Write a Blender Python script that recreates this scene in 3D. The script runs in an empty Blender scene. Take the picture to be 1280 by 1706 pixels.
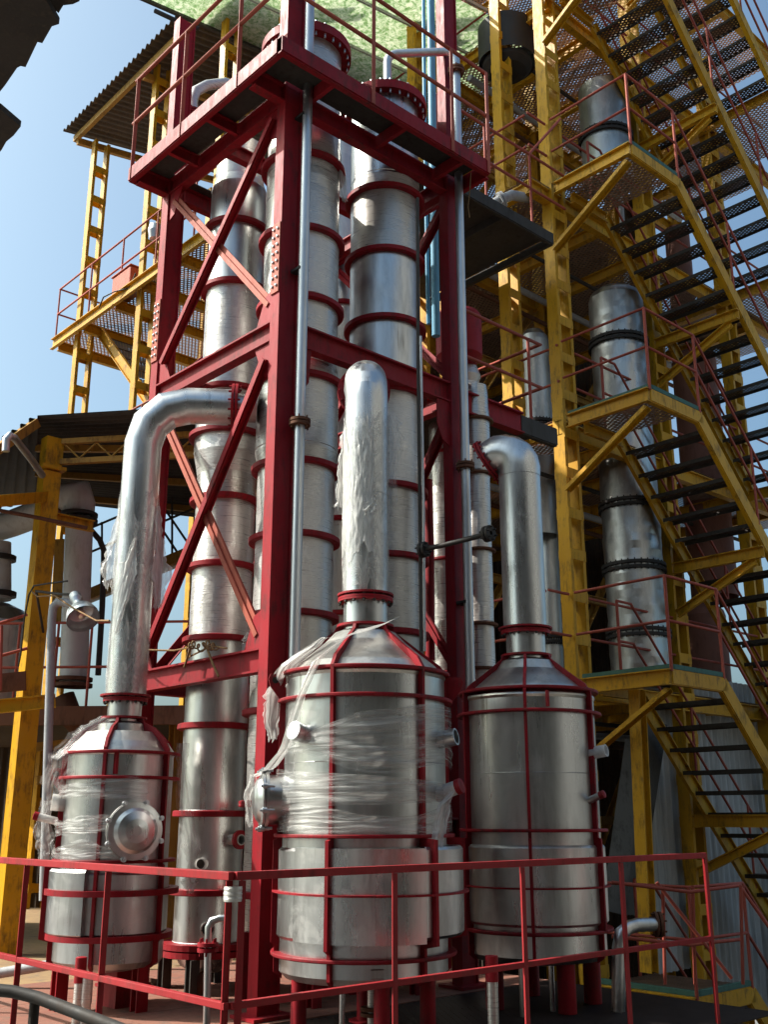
import bpy, math, random
from mathutils import Vector, Matrix, noise
random.seed(7)
R = math.radians
sc = bpy.context.scene
COL = sc.collection

# ------------------------------------------------------------------ camera
# world axes follow the red tower: x runs along its right face, y along its left face, z=0 is the deck
FPX, HOR = 1735.0, 509.0
PITCH = math.atan(HOR / FPX)
YAW = R(47.5)
AX = (math.sin(YAW), math.cos(YAW)); BX = (-AX[1], AX[0])
CAM = Vector((-4.5078, -6.1776, 1.3))
cd = bpy.data.cameras.new('camera'); cam = bpy.data.objects.new('camera', cd); COL.objects.link(cam)
cd.sensor_fit = 'VERTICAL'; cd.sensor_height = 36.0; cd.sensor_width = 36.0
cd.lens = FPX / 1706 * 36.0
cd.clip_start = 0.05; cd.clip_end = 2000
cam.location = CAM
cam.rotation_euler = (R(90) + PITCH, 0, -(R(90) - YAW))
sc.camera = cam

# ------------------------------------------------------------------ sky, sun, exposure
SUN_EL = R(43)
sX, sY = -0.97, 0.10                                    # sun azimuth seen from the camera: left, a little beyond square
sa, sb = AX[0]*sX + AX[1]*sY, BX[0]*sX + BX[1]*sY
n_ = math.hypot(sa, sb); sa /= n_; sb /= n_
SUN = Vector((sa*math.cos(SUN_EL), sb*math.cos(SUN_EL), math.sin(SUN_EL)))
w = bpy.data.worlds.new('World'); sc.world = w; w.use_nodes = True
nt = w.node_tree; nt.nodes.clear()
sky = nt.nodes.new('ShaderNodeTexSky'); sky.sky_type = 'NISHITA'; sky.sun_disc = False
sky.sun_elevation = SUN_EL; sky.sun_rotation = math.atan2(sa, sb)
sky.air_density = 1.0; sky.dust_density = 6.5; sky.ozone_density = 2.6
bg = nt.nodes.new('ShaderNodeBackground'); bg.inputs[1].default_value = 0.135
wo = nt.nodes.new('ShaderNodeOutputWorld')
tint = nt.nodes.new('ShaderNodeMix'); tint.data_type = 'RGBA'; tint.blend_type = 'MULTIPLY'; tint.inputs[0].default_value = 1; tint.inputs[7].default_value = (.88, 1.06, 1.03, 1)
nt.links.new(sky.outputs[0], tint.inputs[6]); nt.links.new(tint.outputs[2], bg.inputs[0]); nt.links.new(bg.outputs[0], wo.inputs[0])
sd = bpy.data.lights.new('sun', 'SUN'); so = bpy.data.objects.new('sun', sd); COL.objects.link(so)
sd.energy = 5.0; sd.angle = R(0.5); sd.color = (1.0, 0.945, 0.86)
so.rotation_euler = SUN.to_track_quat('Z', 'Y').to_euler()
sc.view_settings.view_transform = 'Standard'; sc.view_settings.look = 'None'
sc.view_settings.exposure = 0.70; sc.view_settings.gamma = 1.0
sc.cycles.max_bounces = 7; sc.cycles.transparent_max_bounces = 24
sc.cycles.diffuse_bounces = 3; sc.cycles.glossy_bounces = 4; sc.cycles.transmission_bounces = 4
sc.cycles.caustics_reflective = False; sc.cycles.caustics_refractive = False

# ------------------------------------------------------------------ helpers
def at(px, py, a=None, b=None, z=None, Y=None):
    """point seen at photograph pixel (px,py) on the plane x=a / y=b / z=z or at distance Y"""
    c, s = math.cos(PITCH), math.sin(PITCH)
    u = px - 640; v = 853 - py
    X, D, Z = u, FPX*c - v*s, FPX*s + v*c
    r = Vector((AX[0]*X + AX[1]*D, BX[0]*X + BX[1]*D, Z))
    if a is not None: t = (a - CAM.x)/r.x
    elif b is not None: t = (b - CAM.y)/r.y
    elif z is not None: t = (z - CAM.z)/r.z
    else: t = Y/D
    return CAM + r*t

UP = Vector((0,0,1))
RV = Vector((AX[0], BX[0], 0))      # to the viewer's right
FV = Vector((AX[1], BX[1], 0))      # away from the viewer
class MB:
    def __init__(s): s.v = []; s.f = []; s.sm = []; s.uv = None
    def add(s, vs, fs, smooth=False):
        o = len(s.v); s.v += [Vector(q) for q in vs]
        for f in fs: s.f.append([i+o for i in f]); s.sm.append(smooth)
        return s
    def box(s, x0, x1, y0, y1, z0, z1):
        vs = [(x, y, z) for z in (z0, z1) for y in (y0, y1) for x in (x0, x1)]
        return s.add(vs, [(0,2,3,1),(4,5,7,6),(0,1,5,4),(2,6,7,3),(0,4,6,2),(1,3,7,5)])
    def extrude(s, poly, p0, p1, up=(0,0,1)):
        p0 = Vector(p0); p1 = Vector(p1); d = (p1-p0).normalized(); up = Vector(up)
        if abs(d.dot(up)) > .999: up = Vector((0,1,0))
        x = d.cross(up).normalized(); y = x.cross(d).normalized(); n = len(poly)
        vs = [p0 + x*a + y*b for a, b in poly] + [p1 + x*a + y*b for a, b in poly]
        fs = [(i, (i+1) % n, n+(i+1) % n, n+i) for i in range(n)]
        return s.add(vs, fs + [tuple(reversed(range(n))), tuple(range(n, 2*n))])
    def bar(s, p0, p1, w_, h, up=(0,0,1)):
        return s.extrude([(-w_/2,-h/2),(w_/2,-h/2),(w_/2,h/2),(-w_/2,h/2)], p0, p1, up)
    def ibeam(s, p0, p1, w_, h, tw=.012, tf=.014, up=(0,0,1)):
        a, b, t = w_/2, h/2, tw/2; c = b - tf
        return s.extrude([(-a,-b),(a,-b),(a,-c),(t,-c),(t,c),(a,c),(a,b),(-a,b),(-a,c),(-t,c),(-t,-c),(-a,-c)], p0, p1, up)
    def channel(s, p0, p1, w_, h, t=.012, up=(0,0,1), side=1):
        a, b = w_*side, h/2
        pl = [(0,-b),(a,-b),(a,-b+t),(t*side,-b+t),(t*side,b-t),(a,b-t),(a,b),(0,b)]
        return s.extrude(pl, p0, p1, up)
    def angle(s, p0, p1, w_, t=.01, up=(0,0,1)):
        h = w_/2
        return s.extrude([(-h,-h),(h,-h),(h,-h+t),(-h+t,-h+t),(-h+t,h),(-h,h)], p0, p1, up)
    def tube(s, pts, r, n=12, cap=True, rs=None, smooth=True):
        pts = [Vector(p) for p in pts]; m = len(pts); rings = []; x = None
        for i, p in enumerate(pts):
            d0 = (pts[i]-pts[i-1]).normalized() if i else None
            d1 = (pts[i+1]-pts[i]).normalized() if i < m-1 else None
            t = (d0+d1).normalized() if (d0 is not None and d1 is not None) else (d0 or d1)
            k = 1.0
            if x is None: x = t.orthogonal().normalized()
            x = (x - t*x.dot(t)).normalized(); y = t.cross(x)
            rr = rs[i] if rs else r
            ring = []
            bend = None
            if d0 is not None and d1 is not None and (d1-d0).length > 1e-5:
                bend = (d1-d0).normalized(); k = 1/max(.4, t.dot(d0))
            for j in range(n):
                a_ = 2*math.pi*j/n; o = (x*math.cos(a_)+y*math.sin(a_))*rr
                if bend is not None: o += bend*(o.dot(bend))*(k-1)
                ring.append(p+o)
            rings.append(ring)
        vs = [q for g in rings for q in g]; fs = []
        for i in range(m-1):
            for j in range(n):
                fs.append((i*n+j, i*n+(j+1) % n, (i+1)*n+(j+1) % n, (i+1)*n+j))
        s.add(vs, fs, smooth)
        if cap:
            s.add(rings[0], [tuple(reversed(range(n)))]); s.add(rings[-1], [tuple(range(n))])
        return s
    def lathe(s, c, prof, n=48, a0=0, a1=360, d=(0,0,1), closed=False, smooth=True, jit=0, seed=0):
        """profile (r, h) turned about the axis d through c; sharp corners are kept by doubling points"""
        c = Vector(c); d = Vector(d).normalized()
        if abs(d.z) > .999: x, y = Vector((1,0,0)), Vector((0,1,0))
        else: x = d.cross(Vector((0,0,1))).normalized(); y = x.cross(d) * -1
        full = abs(a1-a0) >= 359.9; k = n if full else n+1
        pr = list(prof) + ([prof[0]] if closed else [])
        for i in range(len(pr)-1):
            vs = []
            for (r, h) in (pr[i], pr[i+1]):
                for j in range(k):
                    a_ = R(a0 + (a1-a0)*j/n)
                    rr = r
                    if jit: rr += jit*noise.noise(Vector((math.cos(a_)*4+seed, math.sin(a_)*4, h*9)))
                    vs.append(c + (x*math.cos(a_)+y*math.sin(a_))*rr + d*h)
            fs = [(j, (j+1) % k, k+(j+1) % k, k+j) for j in range(n)]
            s.add(vs, fs, smooth)
        if not full and closed:
            for a_ in (R(a0), R(a1)):
                s.add([c + (x*math.cos(a_)+y*math.sin(a_))*r + d*h for r, h in prof], [tuple(range(len(prof)))])
        return s
    def grid(s, fn, nu, nv, smooth=True):
        vs = [fn(i/nu, j/nv) for i in range(nu+1) for j in range(nv+1)]; m = nv+1
        if not s.v: s.uv = [(i/nu, j/nv) for i in range(nu+1) for j in range(nv+1)]
        return s.add(vs, [(i*m+j, (i+1)*m+j, (i+1)*m+j+1, i*m+j+1) for i in range(nu) for j in range(nv)], smooth)
    def poly(s, pts, th, nrm):
        n = len(pts); nrm = Vector(nrm)*th; vs = [Vector(p) for p in pts]
        vs = vs + [p+nrm for p in vs]
        return s.add(vs, [tuple(range(n)), tuple(reversed(range(n, 2*n)))] + [(i, n+i, n+(i+1) % n, (i+1) % n) for i in range(n)])
    def build(s, name, mat, parent=None, label=None, bevel=0):
        off = parent_loc(parent)
        me = bpy.data.meshes.new(name); me.from_pydata([tuple(q-off) for q in s.v], [], s.f)
        me.polygons.foreach_set('use_smooth', s.sm); me.materials.append(M[mat] if isinstance(mat, str) else mat)
        if s.uv and len(s.uv) == len(s.v):
            ul = me.uv_layers.new(name='UVMap')
            for lp in me.loops: ul.data[lp.index].uv = s.uv[lp.vertex_index]
        me.update()
        o = bpy.data.objects.new(name, me); COL.objects.link(o)
        if parent is not None: o.parent = parent
        if label: o['label'] = label
        if bevel:
            md = o.modifiers.new('bevel', 'BEVEL'); md.width = bevel; md.segments = 2; md.limit_method = 'ANGLE'; md.angle_limit = R(50)
        return o

def parent_loc(p):
    v = Vector((0,0,0))
    while p is not None: v += p.location; p = p.parent
    return v
def tag(o, label, cat, group=None, kind=None):
    o['label'] = label; o['category'] = cat
    if group: o['group'] = group
    if kind: o['kind'] = kind
    return o
def thing(name, label, cat, loc=(0,0,0), group=None):
    o = bpy.data.objects.new(name, None); COL.objects.link(o); o.location = loc; o.empty_display_size = .2
    return tag(o, label, cat, group)
def structure(o): o['kind'] = 'structure'; return o
def copy_tree(o, dz=None, parent=None):
    c = o.copy(); COL.objects.link(c)
    if parent is not None: c.parent = parent
    else: c.location = o.location + Vector(dz)
    for ch in list(o.children): copy_tree(ch, None, c)
    return c

# ------------------------------------------------------------------ materials
M = {}
class NT:
    def __init__(s, name):
        m = bpy.data.materials.new(name); m.use_nodes = True; s.m = m; s.t = m.node_tree; s.t.nodes.clear()
        s.out = s.n('ShaderNodeOutputMaterial'); s.p = s.n('ShaderNodeBsdfPrincipled')
        s.l(s.p.outputs[0], s.out.inputs[0]); s.tc = s.n('ShaderNodeTexCoord'); M[name] = m
    def n(s, t, **k):
        x = s.t.nodes.new(t)
        for a, b in k.items(): setattr(x, a, b)
        return x
    def l(s, a, b): s.t.links.new(a, b)
    src = 'Object'
    def mapping(s, sc_=(1,1,1), rot=(0,0,0)):
        m = s.n('ShaderNodeMapping'); m.inputs['Scale'].default_value = sc_; m.inputs['Rotation'].default_value = rot
        s.l(s.tc.outputs[s.src], m.inputs[0]); return m.outputs[0]
    def noise(s, scale, sc_=(1,1,1), detail=4, rough=.55, dist=0, rot=(0,0,0)):
        x = s.n('ShaderNodeTexNoise'); x.inputs['Scale'].default_value = scale; x.inputs['Detail'].default_value = detail
        x.inputs['Roughness'].default_value = rough; x.inputs['Distortion'].default_value = dist
        s.l(s.mapping(sc_, rot), x.inputs[0]); return x.outputs[0]
    def ramp(s, src, stops):
        r = s.n('ShaderNodeValToRGB'); e = r.color_ramp.elements
        while len(e) < len(stops): e.new(.5)
        for i, (p, c) in enumerate(stops):
            e[i].position = p
            c = c if isinstance(c, (tuple, list)) else (c, c, c)
            e[i].color = (*c, 1)
        s.l(src, r.inputs[0]); return r.outputs[0]
    def mix(s, f, a, b):
        x = s.n('ShaderNodeMix', data_type='RGBA')
        for v, i in ((f, 0), (a, 6), (b, 7)):
            if hasattr(v, 'links'): s.l(v, x.inputs[i])
            elif i == 0: x.inputs[0].default_value = v
            else: x.inputs[i].default_value = (*v, 1)
        return x.outputs[2]
    def math(s, op, a, b=None):
        x = s.n('ShaderNodeMath', operation=op)
        for v, i in ((a, 0), (b, 1)):
            if v is None: continue
            if hasattr(v, 'links'): s.l(v, x.inputs[i])
            else: x.inputs[i].default_value = v
        return x.outputs[0]
    def set(s, **k):
        nm = dict(col='Base Color', met='Metallic', rough='Roughness', spec='Specular IOR Level', coat='Coat Weight', coatr='Coat Roughness', alpha='Alpha', aniso='Anisotropic', trans='Transmission Weight', sss='Subsurface Weight')
        for a, v in k.items():
            i = s.p.inputs[nm[a]]
            if hasattr(v, 'links'): s.l(v, i)
            elif a == 'col': i.default_value = (*v, 1)
            else: i.default_value = v
        return s
    def bump(s, h, strength=.3, dist=.01, prev=None):
        b = s.n('ShaderNodeBump'); b.inputs['Strength'].default_value = strength; b.inputs['Distance'].default_value = dist
        s.l(h, b.inputs['Height'])
        if prev is not None: s.l(prev, b.inputs['Normal'])
        s.l(b.outputs[0], s.p.inputs['Normal']); return b.outputs[0]

def paint(name, col, dirt=(.08,.05,.04), amount=.5, rough=.42, scale=3.0, fade=None):
    k = NT(name)
    n1 = k.noise(scale, detail=8, rough=.7); n2 = k.noise(22, (1,1,.25), detail=6, rough=.7)
    d = k.ramp(k.math('MULTIPLY', n1, n2), [(.25, 0.0), (.42, 1.0)])
    oi = k.n('ShaderNodeObjectInfo')
    base = k.mix(k.math('ADD', k.math('MULTIPLY', k.ramp(k.noise(1.3), [(.3, 0.), (.7, 1.)]), .6), k.math('MULTIPLY', oi.outputs['Random'], .5)), tuple(x*.85 for x in col), fade or tuple(min(1, c*1.18+.01) for c in col))
    c = k.mix(k.math('MULTIPLY', d, amount), base, dirt)
    ch = k.ramp(k.noise(34, detail=5, rough=.8), [(.63, 0.), (.67, 1.)]); ch = k.math('MULTIPLY', ch, k.ramp(k.noise(2.2, detail=3), [(.42, 0.), (.6, 1.)]))
    c = k.mix(k.math('MULTIPLY', ch, .75*amount), c, (.10, .05, .03))
    dust = k.ramp(k.noise(4.5, (1,1,.5), detail=7, rough=.75), [(.48, 0.), (.8, .13)])
    c = k.mix(k.math('MULTIPLY', dust, amount), c, tuple(min(1, x*.55+.16) for x in col))
    k.set(col=c, rough=k.ramp(n2, [(.2, rough-.1), (.8, rough+.2)]), spec=.2)
    k.bump(n2, .12, .003); return k
paint('red_paint', (.24, .008, .015), (.08, .022, .02), .95, .5, fade=(.32, .012, .020))
paint('red_oxide', (.36, .075, .045), (.16, .05, .035), .6, .55, fade=(.44, .12, .08))
paint('rail_red', (.34, .07, .045), (.12, .04, .03), .5, .5)
paint('deck_rail_red', (.31, .016, .02), (.11, .03, .025), .8, .45)
paint('yellow_paint', (.56, .275, .010), (.11, .06, .02), .95, .45, fade=(.66, .35, .014))
paint('yellow_dirty', (.36, .19, .03), (.07, .04, .02), .9, .6)
paint('blue_paint', (.12, .32, .46), (.06, .1, .12), .5, .4)
paint('grey_paint', (.36, .37, .38), (.16, .15, .14), .6, .5)
paint('silver_paint', (.55, .55, .53), (.25, .20, .15), .5, .45)
paint('green_toe', (.05, .13, .10), (.04, .05, .04), .6, .5)
paint('black_iron', (.025, .023, .022), (.06, .035, .02), .5, .55)
paint('dark_steel', (.05, .045, .04), (.03, .02, .015), .7, .6)
paint('rust', (.13, .055, .03), (.05, .025, .015), .8, .8)
paint('brown_drum', (.20, .085, .06), (.09, .04, .03), .6, .6)
paint('orange_box', (.45, .09, .05), (.2, .06, .04), .4, .5)
paint('sheet_grey', (.12, .12, .115), (.04, .04, .035), .8, .8)
paint('rope', (.22, .13, .06), (.10, .06, .03), .6, .9)

def steel(name, base=(.60, .59, .57), rough=.27, streak=1.0, dirty=.4, aniso=.5):
    k = NT(name)
    vert = k.noise(9, (1,1,.03), detail=6, rough=.7); big = k.noise(1.6, (1,1,.6), detail=3)
    blot = k.noise(5, (1,1,.22), detail=7, rough=.65)
    c = k.mix(k.math('MULTIPLY', k.ramp(blot, [(.50, 0.), (.72, 1.)]), dirty), base, tuple(x*.45 for x in base))
    c = k.mix(k.ramp(vert, [(.35, 0.), (.7, .35)]), c, tuple(x*.72 for x in base))
    drip = k.math('MULTIPLY', k.ramp(k.noise(15, (1,1,.035), detail=5, rough=.8), [(.57, 0.), (.66, 1.)]), k.ramp(k.noise(2.6, (1,1,.8), detail=4), [(.45, 0.), (.62, 1.)]))
    c = k.mix(k.math('MULTIPLY', drip, .75*dirty), c, (.13, .10, .07))
    smear = k.ramp(k.noise(3.4, (1,1,.7), detail=8, rough=.7, dist=1.2), [(.52, 0.), (.60, 1.)])
    c = k.mix(k.math('MULTIPLY', smear, .32*dirty), c, (.74, .72, .68))
    k.set(col=c, met=k.math('SUBTRACT', 1.0, k.math('MULTIPLY', smear, .3*dirty)), aniso=aniso, rough=k.ramp(k.math('ADD', k.math('MULTIPLY', blot, .5), k.math('MULTIPLY', vert, .5)), [(.3, rough-.12), (.7, rough+.16)]))
    b = k.bump(big, .16, .02*streak)
    k.bump(k.noise(60, (1,1,.05), detail=3), .05, .003, b)
    return k
steel('steel', (.60, .605, .60), .30, 1.6, .75)
steel('steel_dull', (.50, .50, .48), .38, 1.0, .75)
steel('steel_roof', (.52, .50, .46), .34, 2.0, .7)
steel('steel_dent', (.44, .43, .41), .33, 4.0, .7)
steel('galvanised', (.55, .57, .59), .42, .5, .5, .2)

def wrap(name, base, haze, sx=1.0):
    """steel under tight cling film: fine wound wrinkles, milky in places"""
    k = NT(name)
    w1 = k.noise(4, (1,1,26), detail=6, rough=.65, dist=.25, rot=(.12,.05,0)); w2 = k.noise(13, (1,1,3.2), detail=7, rough=.75, dist=1.5, rot=(-.25,.2,0))
    big = k.noise(2.2, (1,1,1.6), detail=4)
    milky = k.ramp(k.math('ADD', k.math('MULTIPLY', w2, .55), k.math('MULTIPLY', big, .5)), [(.40, haze*.25), (.66, haze)])
    c = k.mix(milky, base, (.72, .70, .67))
    c = k.mix(k.ramp(k.noise(3, (1,1,.3), detail=6), [(.55, 0.), (.75, .45)]), c, (.30, .25, .18))
    met = k.math('SUBTRACT', 1.0, milky)
    k.set(col=c, met=met, rough=k.ramp(w1, [(.3, .22), (.7, .42)]), coat=.6, coatr=.12)
    b = k.bump(k.math('ADD', k.math('MULTIPLY', w1, .6), w2), .26*sx, .010)
    return k
wrap('steel_wrapped', (.42, .40, .37), .55)
wrap('steel_wrapped_heavy', (.52, .50, .47), .85, 1.5)

def film(name, lo, hi, col=(.86, .85, .82), sc_=(1,1,1), uv=False):
    k = NT(name)
    if uv: k.src = 'UV'
    oi = k.n('ShaderNodeObjectInfo')
    s1 = k.noise(4 if uv else 7, sc_, detail=7, rough=.65, dist=.5); s2 = k.noise(1.2 if uv else 2.5, tuple(min(x, 3) for x in sc_), detail=3); s3 = k.noise(9, sc_, detail=4, rough=.6)
    a = k.ramp(k.math('ADD', k.math('MULTIPLY', s1, .6), k.math('MULTIPLY', s2, .45)), [(.40, lo), (.66, hi)])
    k.set(col=col, rough=.14, spec=.9)
    tr = k.n('ShaderNodeBsdfTranslucent'); tr.inputs[0].default_value = (*col, 1)
    mx = k.n('ShaderNodeMixShader'); mx.inputs[0].default_value = .30
    tp = k.n('ShaderNodeBsdfTransparent'); m2 = k.n('ShaderNodeMixShader')
    k.l(k.p.outputs[0], mx.inputs[1]); k.l(tr.outputs[0], mx.inputs[2])
    k.l(a, m2.inputs[0]); k.l(tp.outputs[0], m2.inputs[1]); k.l(mx.outputs[0], m2.inputs[2]); k.l(m2.outputs[0], k.out.inputs[0])
    k.bump(k.math('ADD', s1, k.math('MULTIPLY', s3, .5)), .55, .012)
    return k
film('film', .04, .55, sc_=(.7, 3.5, 1), uv=True)
film('film_band', .0, .58, (.88, .87, .84), (.5, 7, 1), uv=True)
film('film_dense', .40, .92, sc_=(.8, 2.2, 1), uv=True)
film('film_cap', .6, .95)

def grating(name, col, period=(.05, .05), open_=.62, tl=.35):
    """expanded metal mesh lying flat: a diamond net of strands with open holes"""
    k = NT(name)
    sp = k.n('ShaderNodeSeparateXYZ'); k.l(k.tc.outputs['Object'], sp.inputs[0])
    u = k.math('DIVIDE', sp.outputs[0], period[0]); v = k.math('DIVIDE', sp.outputs[1], period[1])
    h1 = k.math('PINGPONG', k.math('ADD', u, v), 1.0); h2 = k.math('PINGPONG', k.math('SUBTRACT', u, v), 1.0)
    hole = k.math('MULTIPLY', k.math('GREATER_THAN', h1, 1-open_), k.math('GREATER_THAN', h2, 1-open_))
    n1 = k.noise(6, detail=6); oi = k.n('ShaderNodeObjectInfo')
    k.set(col=k.mix(k.math('ADD', k.math('MULTIPLY', k.ramp(n1, [(.35, 0.), (.65, 1.)]), .6), k.math('MULTIPLY', oi.outputs['Random'], .4)), tuple(x*1.25 for x in col), tuple(x*.4 for x in col)), rough=.6, met=.25)
    tr = k.n('ShaderNodeBsdfTranslucent'); tr.inputs[0].default_value = (*col, 1); mx = k.n('ShaderNodeMixShader'); mx.inputs[0].default_value = tl  # translucency stands in for sun caught on tilted strands
    tp = k.n('ShaderNodeBsdfTransparent'); m2 = k.n('ShaderNodeMixShader')
    k.l(k.p.outputs[0], mx.inputs[1]); k.l(tr.outputs[0], mx.inputs[2])
    k.l(hole, m2.inputs[0]); k.l(mx.outputs[0], m2.inputs[1]); k.l(tp.outputs[0], m2.inputs[2]); k.l(m2.outputs[0], k.out.inputs[0])
    return k
grating('grating', (.37, .23, .15), (.034, .056), .56, .45)
grating('grating_dark', (.13, .09, .065), (.028, .046), .44)

grating('grating_shade', (.05, .035, .03), (.03, .045), .30)
def ground_mat(name, c1, c2, c3, sc_=1.0, rough=.85):
    k = NT(name)
    a = k.noise(1.2*sc_, detail=8, rough=.65); b = k.noise(9*sc_, detail=8, rough=.7)
    c = k.mix(k.ramp(a, [(.35, 0.), (.65, 1.)]), c1, c2); c = k.mix(k.ramp(b, [(.5, 0.), (.68, .9)]), c, c3)
    k.set(col=c, rough=k.ramp(b, [(.3, rough-.25), (.7, rough)])); k.bump(b, .35, .01); return k
ground_mat('deck_red', (.21, .075, .05), (.27, .12, .08), (.13, .09, .065))
ground_mat('floor_dust', (.33, .22, .10), (.25, .15, .08), (.16, .12, .08))
ground_mat('earth', (.13, .12, .11), (.19, .18, .165), (.09, .085, .08), .6)
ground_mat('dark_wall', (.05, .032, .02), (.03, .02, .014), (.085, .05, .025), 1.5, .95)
ground_mat('soffit', (.10, .075, .055), (.06, .045, .035), (.15, .11, .07), 2)
ground_mat('roof_old', (.045, .035, .028), (.025, .02, .017), (.07, .055, .04), 2, 1.0)
ground_mat('mid_wall', (.15, .15, .15), (.10, .10, .10), (.20, .20, .195), .5)
ground_mat('opposite_wall', (.46, .47, .48), (.34, .35, .36), (.54, .54, .53), .5)
k = NT('asbestos_sheet')
n1 = k.noise(2, (1,1,.25), detail=8, rough=.7); n2 = k.noise(8, (1,1,.06), detail=6, rough=.7)
c = k.mix(k.ramp(n1, [(.35, 0.), (.65, 1.)]), (.40, .41, .40), (.60, .61, .59)); c = k.mix(k.ramp(n2, [(.5, 0.), (.7, .7)]), c, (.14, .14, .13))
spz = k.n('ShaderNodeSeparateXYZ'); k.l(k.tc.outputs['Object'], spz.inputs[0])
edge = k.math('ADD', k.math('MULTIPLY', k.math('ABSOLUTE', k.math('SUBTRACT', spz.outputs[0], .0)), .34), k.math('MULTIPLY', k.noise(1.1), .6))
c = k.mix(k.ramp(edge, [(.26, .75), (.42, 0.)]), c, (.42, .25, .03)); k.set(col=c, rough=.85); k.bump(n2, .3, .01)
k = NT('green_sheet')
g1 = k.noise(13, (1,1,1), detail=8, rough=.8, dist=1.0); g2 = k.noise(26, (1,1,1), detail=5, rough=.8)
vz = k.n('ShaderNodeTexVoronoi'); vz.inputs['Scale'].default_value = 26; k.l(k.mapping((1,.6,1), (0,0,.6)), vz.inputs[0])
c = k.mix(k.ramp(g1, [(.44, 0.), (.55, 1.)]), (.30, .46, .22), (.84, .87, .74)); c = k.mix(k.ramp(g2, [(.5, 0.), (.62, .8)]), c, (.78, .78, .70)); c = k.mix(k.ramp(vz.outputs['Distance'], [(.02, .5), (.18, 0.)]), c, (.16, .34, .18))
k.set(col=c, rough=.5)
tr = k.n('ShaderNodeBsdfTranslucent'); k.l(c, tr.inputs[0]); mx = k.n('ShaderNodeMixShader'); mx.inputs[0].default_value = .72
k.l(k.p.outputs[0], mx.inputs[1]); k.l(tr.outputs[0], mx.inputs[2]); k.l(mx.outputs[0], k.out.inputs[0])

# ------------------------------------------------------------------ setting
structure(MB().grid(lambda u, v: ((u-.5)*600, (v-.5)*600, -3.7 + .05*noise.noise(Vector((u*300, v*300, 0)))), 60, 60).build('ground', 'earth'))
dm_ = MB()
for i in range(4):
    for j in range(3): dm_.box(-1.78+i*1.17, -1.78+i*1.17+1.163, -.14+j*.914, -.14+j*.914+.907, -.10, 0)
structure(dm_.build('deck', 'deck_red'))
structure(MB().box(-1.78, 2.9, -2.18, -.15, -.012, -.004).build('deck_shade_mesh', 'grating_shade'))  # near-black mesh stands in for the unlit front of the deck
structure(MB().box(2.95, 16, -5, 1.25, -2.05, -1.96).build('shade_slab', 'dark_wall'))  # added dark slab, stands in for shade on the ground at lower right
structure(MB().box(-2.2, 2.94, -2.6, 2.6, -2.0, -1.95).build('lower_floor', 'dark_wall'))  # dark plate under the mesh, keeps its gaps dark
structure(MB().box(-1.78, 4.6, 2.605, 13, -.16, -.004).build('floor', 'floor_dust'))
m = MB()
for i in range(8): m.bar((-1.7+i*.62, -2.1, -.26), (-1.7+i*.62, 12.9, -.26), .1, .19)
for x in (-1.6, 2.7):
    for y in (-2.0, 2.5, 7, 12.5): m.box(x-.1, x+.1, y-.1, y+.1, -3.8, -.355)
structure(m.build('deck_frame', 'rust'))

# ------------------------------------------------------------------ red steel tower
TW, TD = 2.0, 1.9
tower = thing('steel_tower', 'tall red riveted steel frame holding the shiny columns, with X braces and top platform', 'steel tower')
def tower_column(x, y, z1):
    mb = MB(); w_, d_ = .19, .115
    # two flanges facing the left, web and a closing plate set back
    mb.box(x, x+.016, y, y+d_, 0, z1); mb.box(x+w_-.016, x+w_, y, y+d_, 0, z1)
    mb.box(x+.016, x+w_-.016, y+.012, y+d_-.012, 0, z1)
    mb.box(x-.08, x+w_+.08, y-.08, y+d_+.08, 0.003, .025)
    return mb.build('column', 'red_paint', tower)
tower_column(0, 0, 12.5); tower_column(0, TD, 9.35); tower_column(TW, 0, 12.5); tower_column(TW, TD, 9.6)
def splice(x, y, z, side):
    mb = MB(); mb.box(x-.012, x, y+.004, y+.108, z-.32, z+.32)
    p = mb.build('splice_plate', 'red_oxide', tower); bb = MB()
    for i in range(8):
        for j in (0, 1): bb.lathe((x-.012, y+.03+j*.052, z-.26+i*.075), [(.013, 0), (.013, .008), (.006, .014), (0, .014)], 8, d=(-1,0,0))
    bb.build('bolts', 'galvanised', p)
splice(0, 0, 5.72, 0); splice(0, TD, 5.75, 0)
def beam(p0, p1, w_=.1, h=.18, mat='red_paint'): MB().ibeam(p0, p1, w_, h, .012, .016).build('beam', mat, tower)
for z in (2.42, 5.09):
    for x in (.05, TW+.13): beam((x, .118, z), (x, TD-.003, z))
    beam((.193, TD+.055, z), (TW-.003, TD+.055, z))
beam((.193, .055, 5.09), (TW-.003, .055, 5.09), .1, .2); beam((.193, .055, 1.2), (TW-.003, .055, 1.2), .1, .2)
beam((TW+.193, .055, 5.06), (3.05, .055, 5.06), .1, .22)
def gusset(pts, th, nrm): MB().poly(pts, th, nrm).build('gusset_plate', 'red_paint', tower)
gusset([(.2, .03, 4.99), (.2, .03, 4.62), (.27, .03, 4.60), (.34, .03, 4.70), (.36, .03, 4.99)], .01, (0,-1,0))
gusset([(TW-.003, .03, 4.99), (TW-.003, .03, 4.55), (TW-.10, .03, 4.6), (TW-.17, .03, 4.75), (TW-.17, .03, 4.99)], .01, (0,-1,0))
for (y, z) in ((.12, 2.5), (1.9, 2.5), (.12, 5.17), (1.9, 5.17), (.12, 4.99), (1.9, 4.99), (.12, 7.22), (1.9, 7.22)):
    s_ = 1 if y < 1 else -1; t_ = -1 if z in (4.99, 7.22) else 1
    gusset([(.03, y, z), (.03, y+s_*.22, z), (.03, y+s_*.10, z+t_*.26), (.03, y, z+t_*.30)], .01, (-1,0,0))
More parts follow.
